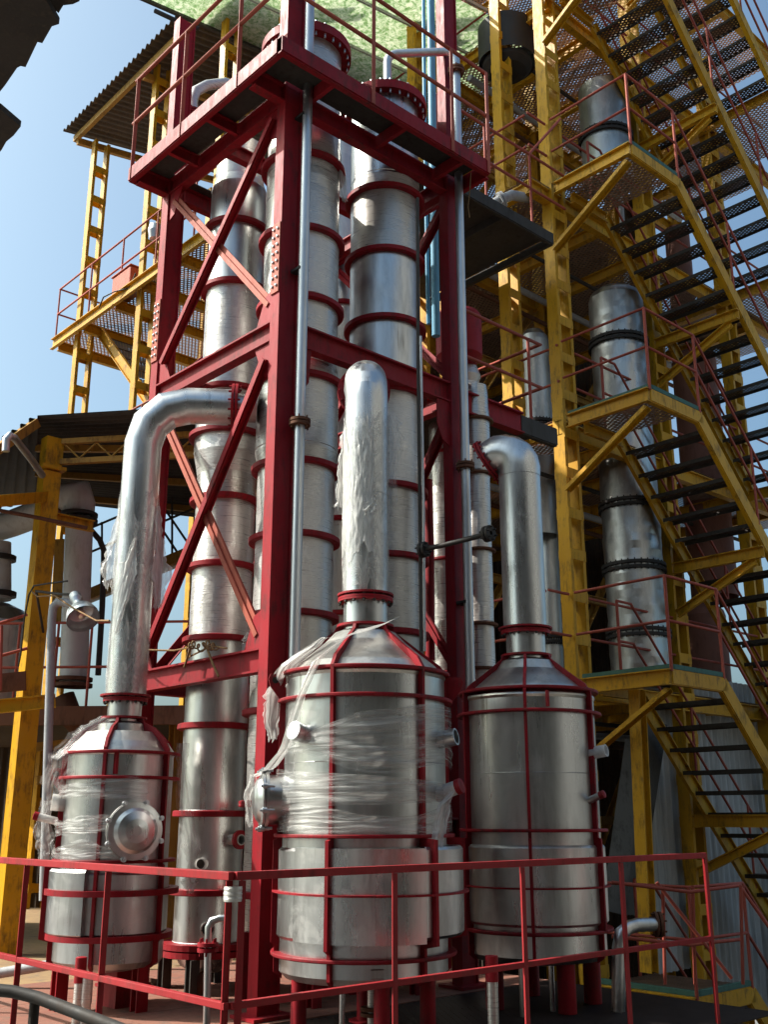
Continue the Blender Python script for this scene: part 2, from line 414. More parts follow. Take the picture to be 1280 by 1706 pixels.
def brace(x, y0, z0, y1, z1, off, w_=.085, mat='red_paint'):
    MB().channel((x+off, y0, z0), (x+off, y1, z1), .045, w_, .009, up=(1,0,0)).extrude([(-w_/2,-.004),(w_/2,-.004),(w_/2,.004),(-w_/2,.004)], (x+off-.02, y0, z0), (x+off-.02, y1, z1), up=(1,0,0)).build('brace', mat, tower)
for x in (.02, TW+.10):
    ox = 'red_oxide' if x < 1 else 'red_paint'
    brace(x, .16, 2.62, 1.78, 4.85, .03, mat=ox); brace(x, .16, 4.85, 1.78, 2.62, -.02)
    brace(x, .16, 5.36, 1.80, 7.12, .03, mat=ox); brace(x, .16, 7.12, 1.80, 5.36, -.02)
for z0 in (2.5, 5.2):
    MB().angle((.2, TD+.05, z0), (TW, TD+.05, z0+2.2), .08).build('brace', 'red_paint', tower)
# top platform
PZ = 7.25; a0, a1, b0, b1 = -.37, 2.14, -.43, 2.03
plat = MB().box(a0+.02, a1-.02, b0+.02, -.02, PZ+.15, PZ+.16).box(a0+.02, -.01, -.02, b1-.02, PZ+.15, PZ+.16).box(-.01, 2.12, 1.82, b1-.02, PZ+.15, PZ+.16).build('platform_deck', 'dark_steel', tower)
for p0, p1, sd_ in (((a0, b0, PZ+.08), (a1, b0, PZ+.08), 1), ((a0, b1, PZ+.08), (a0, b0+.052, PZ+.08), 1)):
    MB().channel(p0, p1, -.05*sd_, .16, .011).build('edge_channel', 'red_paint', plat)
MB().channel((a0+.052, b1, PZ+.08), (a1, b1, PZ+.08), .05, .16, .011).build('edge_channel', 'red_paint', plat)
MB().channel((a1, b0+.052, PZ+.08), (a1, b1-.052, PZ+.08), .05, .16, .011).build('edge_channel', 'red_paint', plat)
for y in (.055, 1.2 + .755):
    MB().ibeam((a0+.06, y, PZ+.06), (a1-.06, y, PZ+.06), .09, .17).build('joist', 'red_paint', plat)
for x in (.05, 2.04):
    MB().ibeam((x, .11, PZ+.06), (x, 1.9, PZ+.06), .09, .17).build('joist', 'red_paint', plat)
for x in (.0, .85, 1.6): MB().channel((x+.2, b0+.052, PZ+.07), (x+.2, .008, PZ+.07), .04, .12).build('joist', 'red_paint', plat)
for y in (.75, 1.4): MB().channel((a0+.052, y, PZ+.07), (.003, y, PZ+.07), .04, .12).build('joist', 'red_paint', plat)
for y in (1.0, ): MB().ibeam((.1, y, PZ+.05), (2.08, y, PZ+.05), .08, .14).build('joist', 'red_paint', plat)
gr = MB(); RZ = PZ+.16
GR = tower
def rail(pts, r=.017, name='guard_rail', mat='rail_red', parent=None, n=8): MB().tube(pts, r, n).build(name, mat, parent)
for z in (.5, 1.0): rail([(a0, b1, RZ+z), (a0, b0, RZ+z), (a1, b0, RZ+z)], .019, 'guard_rail', 'red_oxide', plat)
for x, y in ((a0, 2.0), (a0, 1.1), (a0, .2), (.62, b0), (1.62, b0), (a1-.02, b0)): MB().angle((x, y, RZ-.15), (x, y, RZ+1.0), .04, .006).build('rail_post', 'red_oxide', plat)
rail([(2.12, .055, 5.17), (2.12, .055, 7.0)], .01, 'rod', 'red_paint', tower)

# upper stage of the red tower (just above the picture, it throws shade)
beam((.05, .118, 10.2), (.05, TD, 10.2)); beam((.193, .055, 10.2), (TW, .055, 10.2))

# ------------------------------------------------------------------ distillation columns
def vessel(name, label, x, y, prof, rings, mats, cat='column', ring_r=None, extra=None, group=None, ringmat='red_paint', rw=.055, rh=.05):
    """prof: list of (z0, z1, r, material) courses, bottom to top; rings: heights of the red stiffeners"""
    t = thing(name, label, cat, (x, y, prof[0][0]), group)
    for i, (z0, z1, r0, r1, mt) in enumerate(prof):
        mb = MB(); n = max(1, int((z1-z0)/.35)); pr = []
        for j in range(n+1):
            zz = z0+(z1-z0)*j/n; rr = r0+(r1-r0)*j/n
            pr.append((rr, zz))
        jt = .006 if 'wrapped' in mt else .0015
        p2 = []
        for j in range(len(pr)-1):
            for q in range(4): p2.append((pr[j][0]+(pr[j+1][0]-pr[j][0])*q/4, pr[j][1]+(pr[j+1][1]-pr[j][1])*q/4))
        p2.append(pr[-1])
        mb.lathe((x, y, 0), p2, 48, jit=jt, seed=i*3.1+x)
        # weld seam between courses
        if r0 == r1 and z1-z0 > .5: mb.lathe((x, y, 0), [(r0-.002, z0+.02), (r0+.004, z0+.026), (r0-.002, z0+.032)], 48)
        mb.build('shell', mt, t)
    for z in rings:
        r = next((r0+(r1-r0)*(z-z0)/(z1-z0) for z0, z1, r0, r1, _ in prof if z0 <= z <= z1), prof[-1][3])
        MB().lathe((x, y, z), [(r-.004, -rh/2), (r+rw-.012, -rh/2), (r+rw, -rh/2+.006), (r+rw, rh/2-.006), (r+rw-.012, rh/2), (r-.004, rh/2)], 48, closed=True, jit=0).build('stiffening_ring', ringmat, t)
    return t
W, WH, S, SD = 'steel_wrapped', 'steel_wrapped_heavy', 'steel', 'steel_dull'
c1 = vessel('distillation_column', 'leftmost steel column behind the red X braces, film wrapped in bands', .5, 1.4,
    [(.33, 1.33, .265, .265, S), (1.33, 2.76, .265, .265, S), (2.76, 3.95, .265, .265, WH), (3.95, 4.25, .265, .265, W), (4.25, 4.45, .265, .305, WH), (4.45, 4.85, .305, .305, WH), (4.85, 5.0, .305, .27, W), (5.0, 6.1, .27, .27, WH), (6.1, 7.2, .27, .27, S), (7.2, 7.30, .27, .235, WH), (7.30, 7.7, .235, .235, WH)],
    [.73, 1.33, 2.03, 2.76, 3.4, 4.01, 4.62, 5.05, 6.1, 6.75], None)
mb = MB().lathe((.5, 1.4, 0), [(.02, .12), (.12, .13), (.2, .18), (.25, .26), (.262, .30)], 40); mb.build('bottom_dish', 'steel', c1)
MB().tube([(.3, 1.15, 0), (.3, 1.15, .12), (.5, 1.4, .12)], .03, 10).build('drain_pipe', 'rust', c1)
for z in (.33, .275): MB().lathe((.5, 1.4, z), [(.26, -.022), (.36, -.022), (.36, .022), (.26, .022)], 40, closed=True, smooth=False).build('flange', 'red_paint', c1)
for ang in (40, 130, 220, 310): MB().ibeam((.5+.33*math.cos(R(ang)), 1.4+.33*math.sin(R(ang)), 0), (.5+.33*math.cos(R(ang)), 1.4+.33*math.sin(R(ang)), .25), .08, .08).build('leg', 'dark_steel', c1)
def nozzle(parent, x, y, z, r0, ang, r, ln, mat='steel', tilt=0, cap=None, flange=None, name='nozzle'):
    d = Vector((math.cos(R(ang))*math.cos(R(tilt)), math.sin(R(ang))*math.cos(R(tilt)), math.sin(R(tilt))))
    c = Vector((x + r0*math.cos(R(ang)), y + r0*math.sin(R(ang)), z)) - d*.03
    mb = MB().lathe(c, [(r, 0), (r, ln), (r*.82, ln), (r*.82, ln-.05)], 24, d=d)
    o = mb.build(name, mat, parent)
    if flange: MB().lathe(c + d*(ln-.02), [(r, -.012), (r*flange, -.012), (r*flange, .012), (r, .012)], 24, d=d, closed=True).build('flange', 'red_paint', o)
    if cap: MB().lathe(c + d*(ln-.03), [(r*1.08, 0), (r*1.08, .035), (0, .042)], 20, d=d).build('cap', cap, o)
    else: MB().lathe(c + d*(ln-.045), [(r*.82, 0), (0, .001)], 20, d=d).build('bore', 'black_iron', o)
    return o, c + d*ln
nozzle(c1, .5, 1.4, .47, .26, 238, .055, .12, 'steel_wrapped'); nozzle(c1, .5, 1.4, .95, .26, 225, .045, .14, 'film_cap')
nozzle(c1, .5, 1.4, 1.13, .26, 274, .042, .17, 'steel_dull', flange=1.75)

c2 = vessel('distillation_column', 'thick film wrapped column directly behind the front red tower post', .6, .5,
    [(.3, 2.09, .325, .325, W), (2.09, 2.85, .325, .325, W), (2.85, 4.11, .325, .325, WH), (4.11, 4.25, .325, .352, W), (4.25, 4.87, .352, .352, W), (4.87, 5.0, .352, .335, WH), (5.0, 5.62, .335, .335, W), (5.62, 6.26, .335, .335, WH), (6.26, 7.01, .335, .335, W), (7.01, 8.32, .335, .335, W)],
    [.75, 1.4, 2.09, 2.85, 3.49, 4.11, 4.87, 5.59, 6.26, 7.01], None)
MB().lathe((.6, .5, 0), [(.30, 8.28), (.43, 8.28), (.43, 8.37), (0, 8.375)], 48, smooth=False).build('top_flange', 'red_paint', c2)
bb = MB()
for i in range(28):
    q = R(i*360/28); bb.tube([(.6+.40*math.cos(q), .5+.40*math.sin(q), 8.24), (.6+.40*math.cos(q), .5+.40*math.sin(q), 8.40)], .011, 6)
bb.build('flange_bolts', 'galvanised', c2)
for ang in (0, 90, 180, 270): MB().ibeam((.6+.36*math.cos(R(ang)), .5+.36*math.sin(R(ang)), 0), (.6+.36*math.cos(R(ang)), .5+.36*math.sin(R(ang)), .5), .08, .08).build('leg', 'red_paint', c2)
c3 = vessel('distillation_column', 'right hand polished column with red rings under the bent silver top pipe', 1.55, .42,
    [(.3, 2.8, .335, .335, SD), (2.8, 4.09, .335, .335, W), (4.09, 5.0, .335, .335, WH), (5.0, 5.69, .335, .335, S), (5.69, 6.39, .335, .335, S), (6.39, 7.06, .335, .335, W), (7.06, 7.22, .335, .335, WH), (7.22, 8.16, .335, .335, S)],
    [.7, 1.4, 2.1, 2.8, 3.46, 4.09, 5.0, 5.69, 6.39, 7.06], None)
MB().lathe((1.55, .42, 0), [(.31, 8.11), (.42, 8.11), (.42, 8.20), (0, 8.205)], 48, smooth=False).build('top_flange', 'red_paint', c3)
bb = MB()
for i in range(26):
    q = R(i*360/26); bb.tube([(1.55+.39*math.cos(q), .42+.39*math.sin(q), 8.07), (1.55+.39*math.cos(q), .42+.39*math.sin(q), 8.23)], .011, 6)
bb.build('flange_bolts', 'galvanised', c3)
for ang in (0, 90, 180, 270): MB().ibeam((1.55+.36*math.cos(R(ang)), .42+.36*math.sin(R(ang)), 0), (1.55+.36*math.cos(R(ang)), .42+.36*math.sin(R(ang)), .5), .08, .08).build('leg', 'red_paint', c3)
c5 = vessel('distillation_column', 'slim wrapped column with thin rings between the right red post and right still pipe', 2.45, .12,
    [(.3, 2.97, .125, .125, WH), (2.97, 4.4, .125, .125, WH), (4.4, 5.0, .14, .14, W), (5.0, 5.3, .14, .12, W)], [2.57, 2.97, 3.66, 4.4, 4.94], None, rw=.035, rh=.03, ringmat='rust')
c4 = thing('drum', 'dark red painted drum on a narrow wrapped neck behind the right red post', 'drum', tuple(at(782, 640, Y=10.3)))
p = at(765, 565, Y=10.3); r_ = .25
MB().lathe((p.x, p.y, 0), [(0, p.z+.30), (r_*.9, p.z+.29), (r_, p.z+.25), (r_, p.z-.22), (r_*.7, p.z-.30), (.1, p.z-.32)], 36).build('body', 'red_paint', c4)
MB().lathe((p.x+.1, p.y, 0), [(.13, 3.0), (.13, p.z-.5), (.16, p.z-.42), (.12, p.z-.3)], 24).build('neck', 'steel_wrapped_heavy', c4)
p = at(742, 900, Y=9.9)
vessel('distillation_column', 'dark wrapped column in the shade left of the right red post', p.x, p.y, [(.3, 3.0, .15, .15, W), (3.0, 5.1, .15, .15, W), (5.1, 5.3, .15, .08, W)], [1.5, 2.6, 3.7, 4.8], None, rw=.03, rh=.03)
p = at(573, 420, Y=10.6)
vessel('distillation_column', 'narrow brownish column half hidden between the two thick tower columns', p.x, p.y, [(.3, 4.2, .16, .16, SD), (4.2, 9.2, .16, .16, SD)], [3.3, 4.3, 5.6, 6.8, 8.0], None, rw=.04)

# ------------------------------------------------------------------ the three stills in front
def rib_profile(r, z0, z1, rj, zj0, zj1, h):
    return [(r, z1), (r+h, z1), (r+h, zj1+.06), (rj+h, zj1+.03), (rj+h, zj0-.02), (r+h, zj0-.05), (r+h, z0), (r, z0)]
def still(label, x, y, r, zs, neck_r, neck_z, ribs, jackets, rings, seed=0, mat='steel', capz=None):
    """zs = bottom, shell top, cone top"""
    t = thing('still', label, 'still', (x, y, 0), None)
    zb, zt, zc = zs; c = (x, y, 0)
    pr = [(0, zb-.06), (r*.5, zb-.045), (r*.93, zb-.01), (r, zb+.03)]
    MB().lathe(c, pr, 64).build('bottom_dish', 'steel_dull', t)
    MB().lathe(c, [(r, zb+.03+(zt-zb-.03)*i/8) for i in range(9)], 72, jit=.004, seed=seed).lathe(c, [(r-.003, zb+.27), (r+.004, zb+.276), (r-.003, zb+.282)], 64).lathe(c, [(r-.003, zt-.55), (r+.003, zt-.545), (r-.003, zt-.54)], 64).build('shell', mat, t)
    MB().lathe(c, [(r, zt), (r+.01, zt+.02), (r+.005, zt+.035), (r*.96, zt+.06), (r*.88, zt+.105), (r*.70, zt+.18), (r*.52, zc-.09), (neck_r+.06, zc-.02), (neck_r+.01, zc)], 72).build('cone_roof', 'steel_roof', t)
    MB().lathe(c, [(neck_r, zc-.02), (neck_r, neck_z)], 40).build('neck', mat, t)
    MB().lathe((x, y, zc+.03), [(neck_r, -.012), (neck_r+.045, -.008), (neck_r+.045, .008), (neck_r, .008)], 40, closed=True).build('collar', 'red_paint', t)
    f = MB()
    for dz in (-.011, .005): f.lathe((x, y, neck_z+dz), [(neck_r-.01, -.007), (neck_r+.040, -.007), (neck_r+.040, .007), (neck_r-.01, .007)], 40, closed=True)
    fl = f.build('neck_flange', 'red_paint', t); bb = MB()
    for i in range(16):
        q = R(i*22.5); cx, cy = x+(neck_r+.028)*math.cos(q), y+(neck_r+.028)*math.sin(q)
        bb.tube([(cx, cy, neck_z-.036), (cx, cy, neck_z+.028)], .007, 6, smooth=False).tube([(cx, cy, neck_z-.032), (cx, cy, neck_z-.019)], .012, 6, smooth=False)
    bb.build('flange_bolts', 'dark_steel', fl)['kind'] = 'stuff'
    for (q0, q1, rj, j0, j1) in jackets:
        if isinstance(rj, tuple):
            pr_ = [(0, j0), (1, j0+.004), (1, j0+.2), (1, j1-.2), (1, j1-.004), (0, j1)]; jm = MB(); ra, rb = rj
            for (k0, h0), (k1, h1) in zip(pr_[:-1], pr_[1:]):
                def fn(u, v):
                    q = R(q0+(q1-q0)*u); rr = ra+(rb-ra)*u; k_ = k0+(k1-k0)*v; rad = (r-.005)*(1-k_)+rr*k_
                    return (x+rad*math.cos(q), y+rad*math.sin(q), h0+(h1-h0)*v)
                jm.grid(fn, 40, 1)
            jm.build('jacket', mat, t); continue
        jm = MB().lathe(c, [(r-.005, j0), (rj-.015, j0+.002), (rj, j0+.02), (rj, j0+.14), (rj, j1-.14), (rj, j1-.02), (rj-.015, j1-.002), (r-.005, j1)], 64, q0, q1, closed=False, jit=.003, seed=seed+9)
        for qe in ((q0, q1) if q1-q0 < 359 else ()):
            u_ = Vector((math.cos(R(qe)), math.sin(R(qe)), 0)); jm.add([Vector(c)+u_*(r-.01)+UP*j0, Vector(c)+u_*(rj-.004)+UP*(j0+.01), Vector(c)+u_*(rj-.004)+UP*(j1-.01), Vector(c)+u_*(r-.01)+UP*j1], [(0,1,2,3)])
        jm.build('jacket', mat, t)
    for ang in ribs:
        u = Vector((math.cos(R(ang)), math.sin(R(ang)), 0)); v = Vector((-u.y, u.x, 0))*.011
        rj = r; j0, j1 = zb+.2, zb+.6
        for (q0, q1, rr, ja, jb) in jackets:
            if any(q0 <= ang+k_*360 <= q1 for k_ in (-1, 0, 1, 2)): rj = rr if not isinstance(rr, tuple) else rr[0]+(rr[1]-rr[0])*((ang-q0) % 360)/(q1-q0); j0, j1 = ja, jb
        o = .035
        outline = [(rj+o, j1+.04), (rj+o, j0-.03), (r+o, j0-.05), (r+o, zb+.02), (r-.02, zb-.02), (r-.02, zt)]
        outline = [(neck_r-.01, zc+.02), (neck_r+.05, zc+.02), (neck_r+.065, zc-.01), (r*.72+.01, zt+.21), (r*.93+o*.8, zt+.12), (r+o+.005, zt+.05), (r+o, j1+.05)] + outline + [(r*.90, zt+.06), (r*.68, zt+.14), (neck_r+.02, zc-.05)]
        pts = [Vector(c) + u*a_ + Vector((0,0,b_)) - v for a_, b_ in outline]
        MB().poly(pts, 1, v*2).build('stiffener', 'red_paint', t)
    for (z, rr) in rings:
        MB().lathe((x, y, z), [(rr-.02, -.011), (rr+.052, -.011), (rr+.055, -.006), (rr+.055, .006), (rr+.052, .011), (rr-.02, .011)], 72, closed=True).build('stiffening_ring', 'red_paint', t)
    return t
def lug(t, x, y, r, ang, z):
    u = Vector((math.cos(R(ang)), math.sin(R(ang)), 0)); v = Vector((-u.y, u.x, 0))*.009
    n = 14; out = [(.0, -.12), (.03, -.12), (.10, -.03), (.115, .02), (.10, .055), (.0, .055)]
    pts = [Vector((x, y, z)) + u*(r+a_) + Vector((0,0,b_)) - v for a_, b_ in out]
    o = MB().poly(pts, 1, v*2).build('lifting_lug', 'red_paint', t)
    MB().lathe(Vector((x, y, z)) + u*(r+.068) + Vector((0,0,.012)) - v*1.3, [(.022, 0), (.022, .024), (0, .0245)], 14, d=v).lathe(Vector((x, y, z)) + u*(r+.068) + Vector((0,0,.012)) + v*1.3, [(.022, 0), (0, .001)], 14, d=v).build('lug_hole', 'black_iron', o)
CA = math.degrees(math.atan2(-1.25-4.0, -.2-4.5)) # angle from the stills back to the viewer
def vis(off): return CA + off                       # + turns to the viewer's right
# middle
tm = still('biggest middle steel still bandaged in clear plastic, front of the red tower', .2, -.85, .535, (.36, 2.18, 2.53), .152, 2.745, [vis(-82), vis(-21), vis(41), vis(100), vis(160), vis(220)],
    [(vis(36), vis(165), .64, .60, 1.13), (vis(-190), vis(-50), .556, .58, 1.12), (vis(-50), vis(36), (.556, .64), .58, 1.125)], [(2.22, .52), (2.04, .535), (1.19, .535), (.49, .535)], 1)
for (q0, q1, rr) in ((vis(36.5), vis(164), .64), (vis(-189), vis(-50), .556)) + tuple((vis(-50+7.2*i), vis(-50+7.2*i+7.2), .558+.007*i) for i in range(12)):
    MB().lathe((.2, -.85, .855), [(rr-.01, -.006), (rr+.035, -.006), (rr+.035, .006), (rr-.01, .006)], 60 if q1-q0 > 10 else 4, q0, q1, closed=True).build('jacket_ring', 'red_paint', tm)
lug(tm, .2, -.85, .55, vis(-74), 2.16); lug(tm, .2, -.85, .55, vis(84), 2.15)
nozzle(tm, .2, -.85, 1.80, .53, vis(-44), .055, .14, 'steel', 12, cap='steel'); nozzle(tm, .2, -.85, 1.78, .53, vis(66), .055, .15, 'steel', 10)
nozzle(tm, .2, -.85, 1.44, .53, vis(62), .045, .20, 'film_cap', 18, cap='red_paint')
for ang in (vis(14), vis(-58), vis(58), vis(180)):
    q = R(ang); MB().tube([(.2+.46*math.cos(q), -.85+.46*math.sin(q), 0), (.2+.46*math.cos(q), -.85+.46*math.sin(q), .40)], .048, 16).lathe((.2+.46*math.cos(q), -.85+.46*math.sin(q), 0), [(.10, .004), (.10, .016), (.04, .016)], 20).build('leg', 'red_paint', tm)
o = MB().tube([(.1, -1.05, 0.02), (.1, -1.05, .36)], .035, 14).build('drain_pipe', 'steel_wrapped', tm)
for z in (.16, .19): MB().lathe((.1, -1.05, z), [(.03, -.01), (.075, -.01), (.075, .01), (.03, .01)], 20, closed=True).build('flange', 'rust', o)
MB().tube([(-.12, -1.02, 0.0), (-.12, -1.02, .36)], .018, 10).build('drain_pipe', 'steel', tm)
MB().lathe((.2, -.85, 0), [(.538, .395), (.545, .40), (.545, .445), (.538, .45)], 8, vis(5), vis(13)).build('name_plate', 'steel_dull', tm)
# manway sticking out at the left
def manway(t, x, y, z, r0, ang, r, ln, dome, tilt=0):
    d = Vector((math.cos(R(ang)), math.sin(R(ang)), 0)); c = Vector((x, y, z)) + d*(r0-.06)
    mb = MB().lathe(c, [(r, 0), (r, ln)], 40, d=d); o = mb.build('manway', 'steel', t)
    MB().lathe(c+d*ln, [(r, -.02), (r+.035, -.02), (r+.035, 0), (r, 0)], 40, d=d, closed=True).build('flange', 'steel_dull', o)
    MB().lathe(c+d*(ln+.004), [(r+.03, 0), (r+.03, .014), (r*.95, .02), (r*.8, .02+dome*.45), (r*.5, .02+dome*.85), (r*.2, .02+dome), (0, .02+dome)], 48, d=d).build('cover', 'steel', o)
    x_ = d.cross(Vector((0,0,1))).normalized(); y_ = Vector((0,0,1))
    for i in range(8):
        q = R(i*45+20); p = c + d*(ln-.03) + (x_*math.cos(q)+y_*math.sin(q))*(r+.038)
        MB().tube([p-d*.02, p+d*.07], .009, 8).tube([p+d*.028, p+d*.055], .019, 8).build('bolt', 'galvanised', o)
manway(tm, .2, -.85, 1.41, .535, vis(-78), .155, .19, .05)
# right
tr_ = still('right hand steel still with bare brushed shell, standing in shade beside the yellow stairs', 1.91, -.85, .505, (.33, 2.16, 2.50), .155, 2.72, [vis(-74), vis(-11), vis(52), vis(112), vis(172), vis(230)],
    [(vis(-180), vis(180), .53, .56, 1.11)], [(2.23, .49), (2.06, .505), (1.21, .505), (.52, .505)], 5)
MB().lathe((1.91, -.85, .82), [(.52, -.006), (.56, -.006), (.56, .006), (.52, .006)], 72, closed=True).build('jacket_ring', 'red_paint', tr_)
nozzle(tr_, 1.91, -.85, 1.76, .50, vis(55), .045, .16, 'film_cap', 8); nozzle(tr_, 1.91, -.85, 1.42, .50, vis(48), .026, .16, 'steel', 20, cap='red_paint')
MB().box(1.58, 1.60, -1.31, -1.29, 2.08, 2.2).build('lug', 'red_paint', tr_)
for ang in (vis(20), vis(-60), vis(95), vis(180)):
    q = R(ang); MB().tube([(1.91+.40*math.cos(q), -.85+.40*math.sin(q), 0), (1.91+.40*math.cos(q), -.85+.40*math.sin(q), .40)], .065, 16).build('leg', 'red_paint', tr_)
MB().tube([(1.75, -1.1, 0), (1.75, -1.1, .33)], .02, 10).build('drain_pipe', 'steel', tr_); MB().tube([(1.45, -1.1, 0), (1.45, -1.1, .33)], .035, 10).build('drain_pipe', 'steel_dull', tr_)
# left
LX, LY = -.5, 1.15
tl = still('smallest left steel still with a round domed manhole cover and draped plastic', LX, LY, .39, (.30, 1.74, 2.00), .128, 2.17, [vis(-72), vis(-3), vis(66), vis(126), vis(186), vis(236)],
    [(vis(-120), vis(-12), .455, .50, .95), (vis(-12), vis(120), .405, .50, .93)], [(1.76, .385), (1.58, .39), (1.0, .39)], 8)
for z, rr in ((.79, .43), (.49, .40)): MB().lathe((LX, LY, z), [(rr-.02, -.02), (rr+.05, -.02), (rr+.05, .02), (rr-.02, .02)], 72, closed=True).build('jacket_ring', 'red_paint', tl)
manway(tl, LX, LY, 1.21, .39, vis(28), .165, .16, .05)
nozzle(tl, LX, LY, 1.40, .38, vis(-70), .06, .13, 'film_cap', 5); nozzle(tl, LX, LY, 1.26, .38, vis(-78), .028, .25, 'film_cap', 14, cap='red_paint')
lug(tl, LX, LY, .40, vis(-80), 1.6)
MB().box(-.47, -.25, 1.05, 1.27, 0, .30).build('skirt_leg', 'red_paint', tl)
for ang in (vis(60), vis(-70), vis(180)):
    q = R(ang); MB().ibeam((LX+.32*math.cos(q), LY+.32*math.sin(q), 0), (LX+.32*math.cos(q), LY+.32*math.sin(q), .34), .09, .09).build('leg', 'red_paint', tl)
u = Vector((math.cos(R(vis(8))), math.sin(R(vis(8))), 0)); q = Vector((LX, LY, 1.66)) + u*.40; MB().box(q.x-.01, q.x+.01, q.y-.02, q.y+.02, 1.6, 1.75).build('lug', 'red_paint', tl)

# ------------------------------------------------------------------ vapour ducts
def elbow(p0, d0, d1, rad, n=4):
    """points of a mitred bend that starts at p0 going d0 and leaves going d1"""
    p0 = Vector(p0); d0 = Vector(d0).normalized(); d1 = Vector(d1).normalized(); c = p0 + d1*rad; out = []
    for i in range(n+1):
        a_ = math.pi/2*i/n; out.append(c - d1*rad*math.cos(a_) + d0*rad*math.sin(a_))
    return out
def duct(label, x, y, r, z0, ztop, dirv, brad, run, mat, fl=True, nseg=3, name='vapour_duct'):
    t = thing(name, label, 'duct', (x, y, z0))
    dv = Vector((dirv[0], dirv[1], 0)).normalized()
    pts = [Vector((x, y, z0)), Vector((x, y, z0+(ztop-brad-r-z0)*.5))]
    eb = elbow((x, y, ztop-brad-r), (0,0,1), dv, brad, nseg); pts += eb; end = eb[-1] + dv*run; pts.append(end)
    bodym = MB()
    for i in range(len(pts)-1):
        # mitred courses, each smooth only round its girth
        sub = [pts[i], pts[i+1]]
        pass
    bodym.tube(pts, r, 48, cap=False)
    o = bodym.build('duct_body', mat, t)
    md = o.modifiers.new('split', 'EDGE_SPLIT'); md.split_angle = R(14)
    for k_, p in enumerate(pts[1:-1]):
        dd = ((pts[k_+1]-pts[k_]).normalized() + (pts[k_+2]-pts[k_+1]).normalized()).normalized()
        kk = 1.0
        MB().lathe(p, [(r-.002, -.004), (r+.0035, 0), (r-.002, .004)], 48, d=dd).build('seam', mat, t) if k_ == 0 else None
    MB().lathe((x, y, z0+.008), [(r-.01, -.007), (r+.040, -.007), (r+.040, .007), (r-.01, .007)], 40, closed=True).build('flange', 'red_paint', t)
    if fl:
        f = MB()
        for dz in (-.014, .016): f.lathe(end+dv*dz, [(r-.01, -.011), (r+.05, -.011), (r+.05, .011), (r-.01, .011)], 40, d=dv, closed=True)
        bb = f; sx = dv.cross(Vector((0,0,1)))
        for i in range(14):
            q = R(i*360/14); p = end + (sx*math.cos(q)+Vector((0,0,1))*math.sin(q))*(r+.03); bb.tube([p-dv*.05, p+dv*.05], .009, 6)
        f.build('flange', 'red_paint', t)
    return t, end
dl, e1 = duct('bent steel pipe from the left still over to the tower, torn film flaps', LX, LY, .152, 2.19, 4.77, (.80, -.60), .36, .38, 'steel')
MB().tube([e1, e1+Vector((.83, -.56, 0)).normalized()*.18], .12, 24).build('stub', 'steel_dull', dl)
dm, e2 = duct('shiny central steel pipe rising from the middle still and bending away behind', .2, -.85, .156, 2.77, 4.64, (.62, .78), .26, .16, 'steel', nseg=6)
MB().tube([e2, e2+Vector((.62, .78, 0)).normalized()*.5], .13, 24).build('stub', 'steel_dull', dm)
dr = thing('vapour_duct', 'plain grey steel pipe rising from the right still with domed top and flanged side branch', 'duct', (1.91, -.85, 2.74))
bd = (RV*-.90 + FV*.44).normalized(); pts = [Vector((1.91, -.85, 2.74)), Vector((1.91, -.85, 4.0))]
for i in range(7):
    q = R(i*118/6); pts.append(Vector((1.91, -.85, 4.09)) + bd*.15*(1-math.cos(q)) + UP*.15*math.sin(q))
d3 = (bd*math.sin(R(118)) + UP*math.cos(R(118))); fc = pts[-1] + d3*.05; pts.append(fc)
o = MB().tube(pts, .172, 48, cap=False, rs=[.172, .172]+[.178]*6+[.172, .165]).build('duct_body', 'steel', dr)
MB().lathe((1.91, -.85, 4.02), [(.170, -.004), (.177, 0), (.170, .004)], 48).build('seam', 'steel', dr)
MB().lathe((1.91, -.85, 2.748), [(.15, -.007), (.214, -.007), (.214, .007), (.15, .007)], 40, closed=True).build('flange', 'red_paint', dr)
f = MB(); sx = d3.cross(UP).normalized(); sy = sx.cross(d3)
for dz in (-.012, .012): f.lathe(fc+d3*dz, [(.14, -.009), (.208, -.009), (.208, .009), (.14, .009)], 40, d=d3, closed=True)
for i in range(14):
    q = R(i*360/14); p = fc + (sx*math.cos(q)+sy*math.sin(q))*.19; f.tube([p-d3*.04, p+d3*.04], .009, 6)
f.build('flange', 'red_paint', dr)
MB().lathe(fc+d3*.024, [(.19, 0), (.0, .002)], 30, d=d3).build('blank_plate', 'steel_dull', dr)

def wrap_shell(parent, x, y, r, z0, z1, mat, jit=.02, seed=0, a0=0, a1=360, name='film_wrap', ragged=.05, nz=None):
    n = 60; nz = nz or max(6, int((z1-z0)/.03)); mb = MB()
    def fn(u, v):
        q = R(a0+(a1-a0)*u); s_ = Vector((math.cos(q)*3+seed, math.sin(q)*3, 0))
        zz = z0 + ragged*noise.noise(s_*1.7) + (z1 + ragged*1.4*noise.noise(s_*2.3+Vector((5,0,0))) - z0)*v
        rr = r + .005 + jit*abs(noise.noise(Vector((math.cos(q)*5+seed, math.sin(q)*5, zz*11)))) + .35*jit*noise.noise(Vector((math.cos(q)*17+seed, math.sin(q)*17, zz*34)))
        return (x+rr*math.cos(q), y+rr*math.sin(q), zz)
    mb.grid(fn, n, nz); return mb.build(name, mat, parent)
wrap_shell(dm, .2, -.85, .158, 3.35, 4.08, 'film', .012, 3, ragged=.10)
wrap_shell(dm, .2, -.85, .160, 3.05, 3.95, 'film_dense', .010, 21, ragged=.16, a0=vis(-95), a1=vis(20))
wrap_shell(dm, .2, -.85, .157, 2.80, 3.45, 'film', .006, 6, ragged=.14)
wrap_shell(dl, LX, LY, .155, 2.95, 3.72, 'film', .010, 9, ragged=.22)
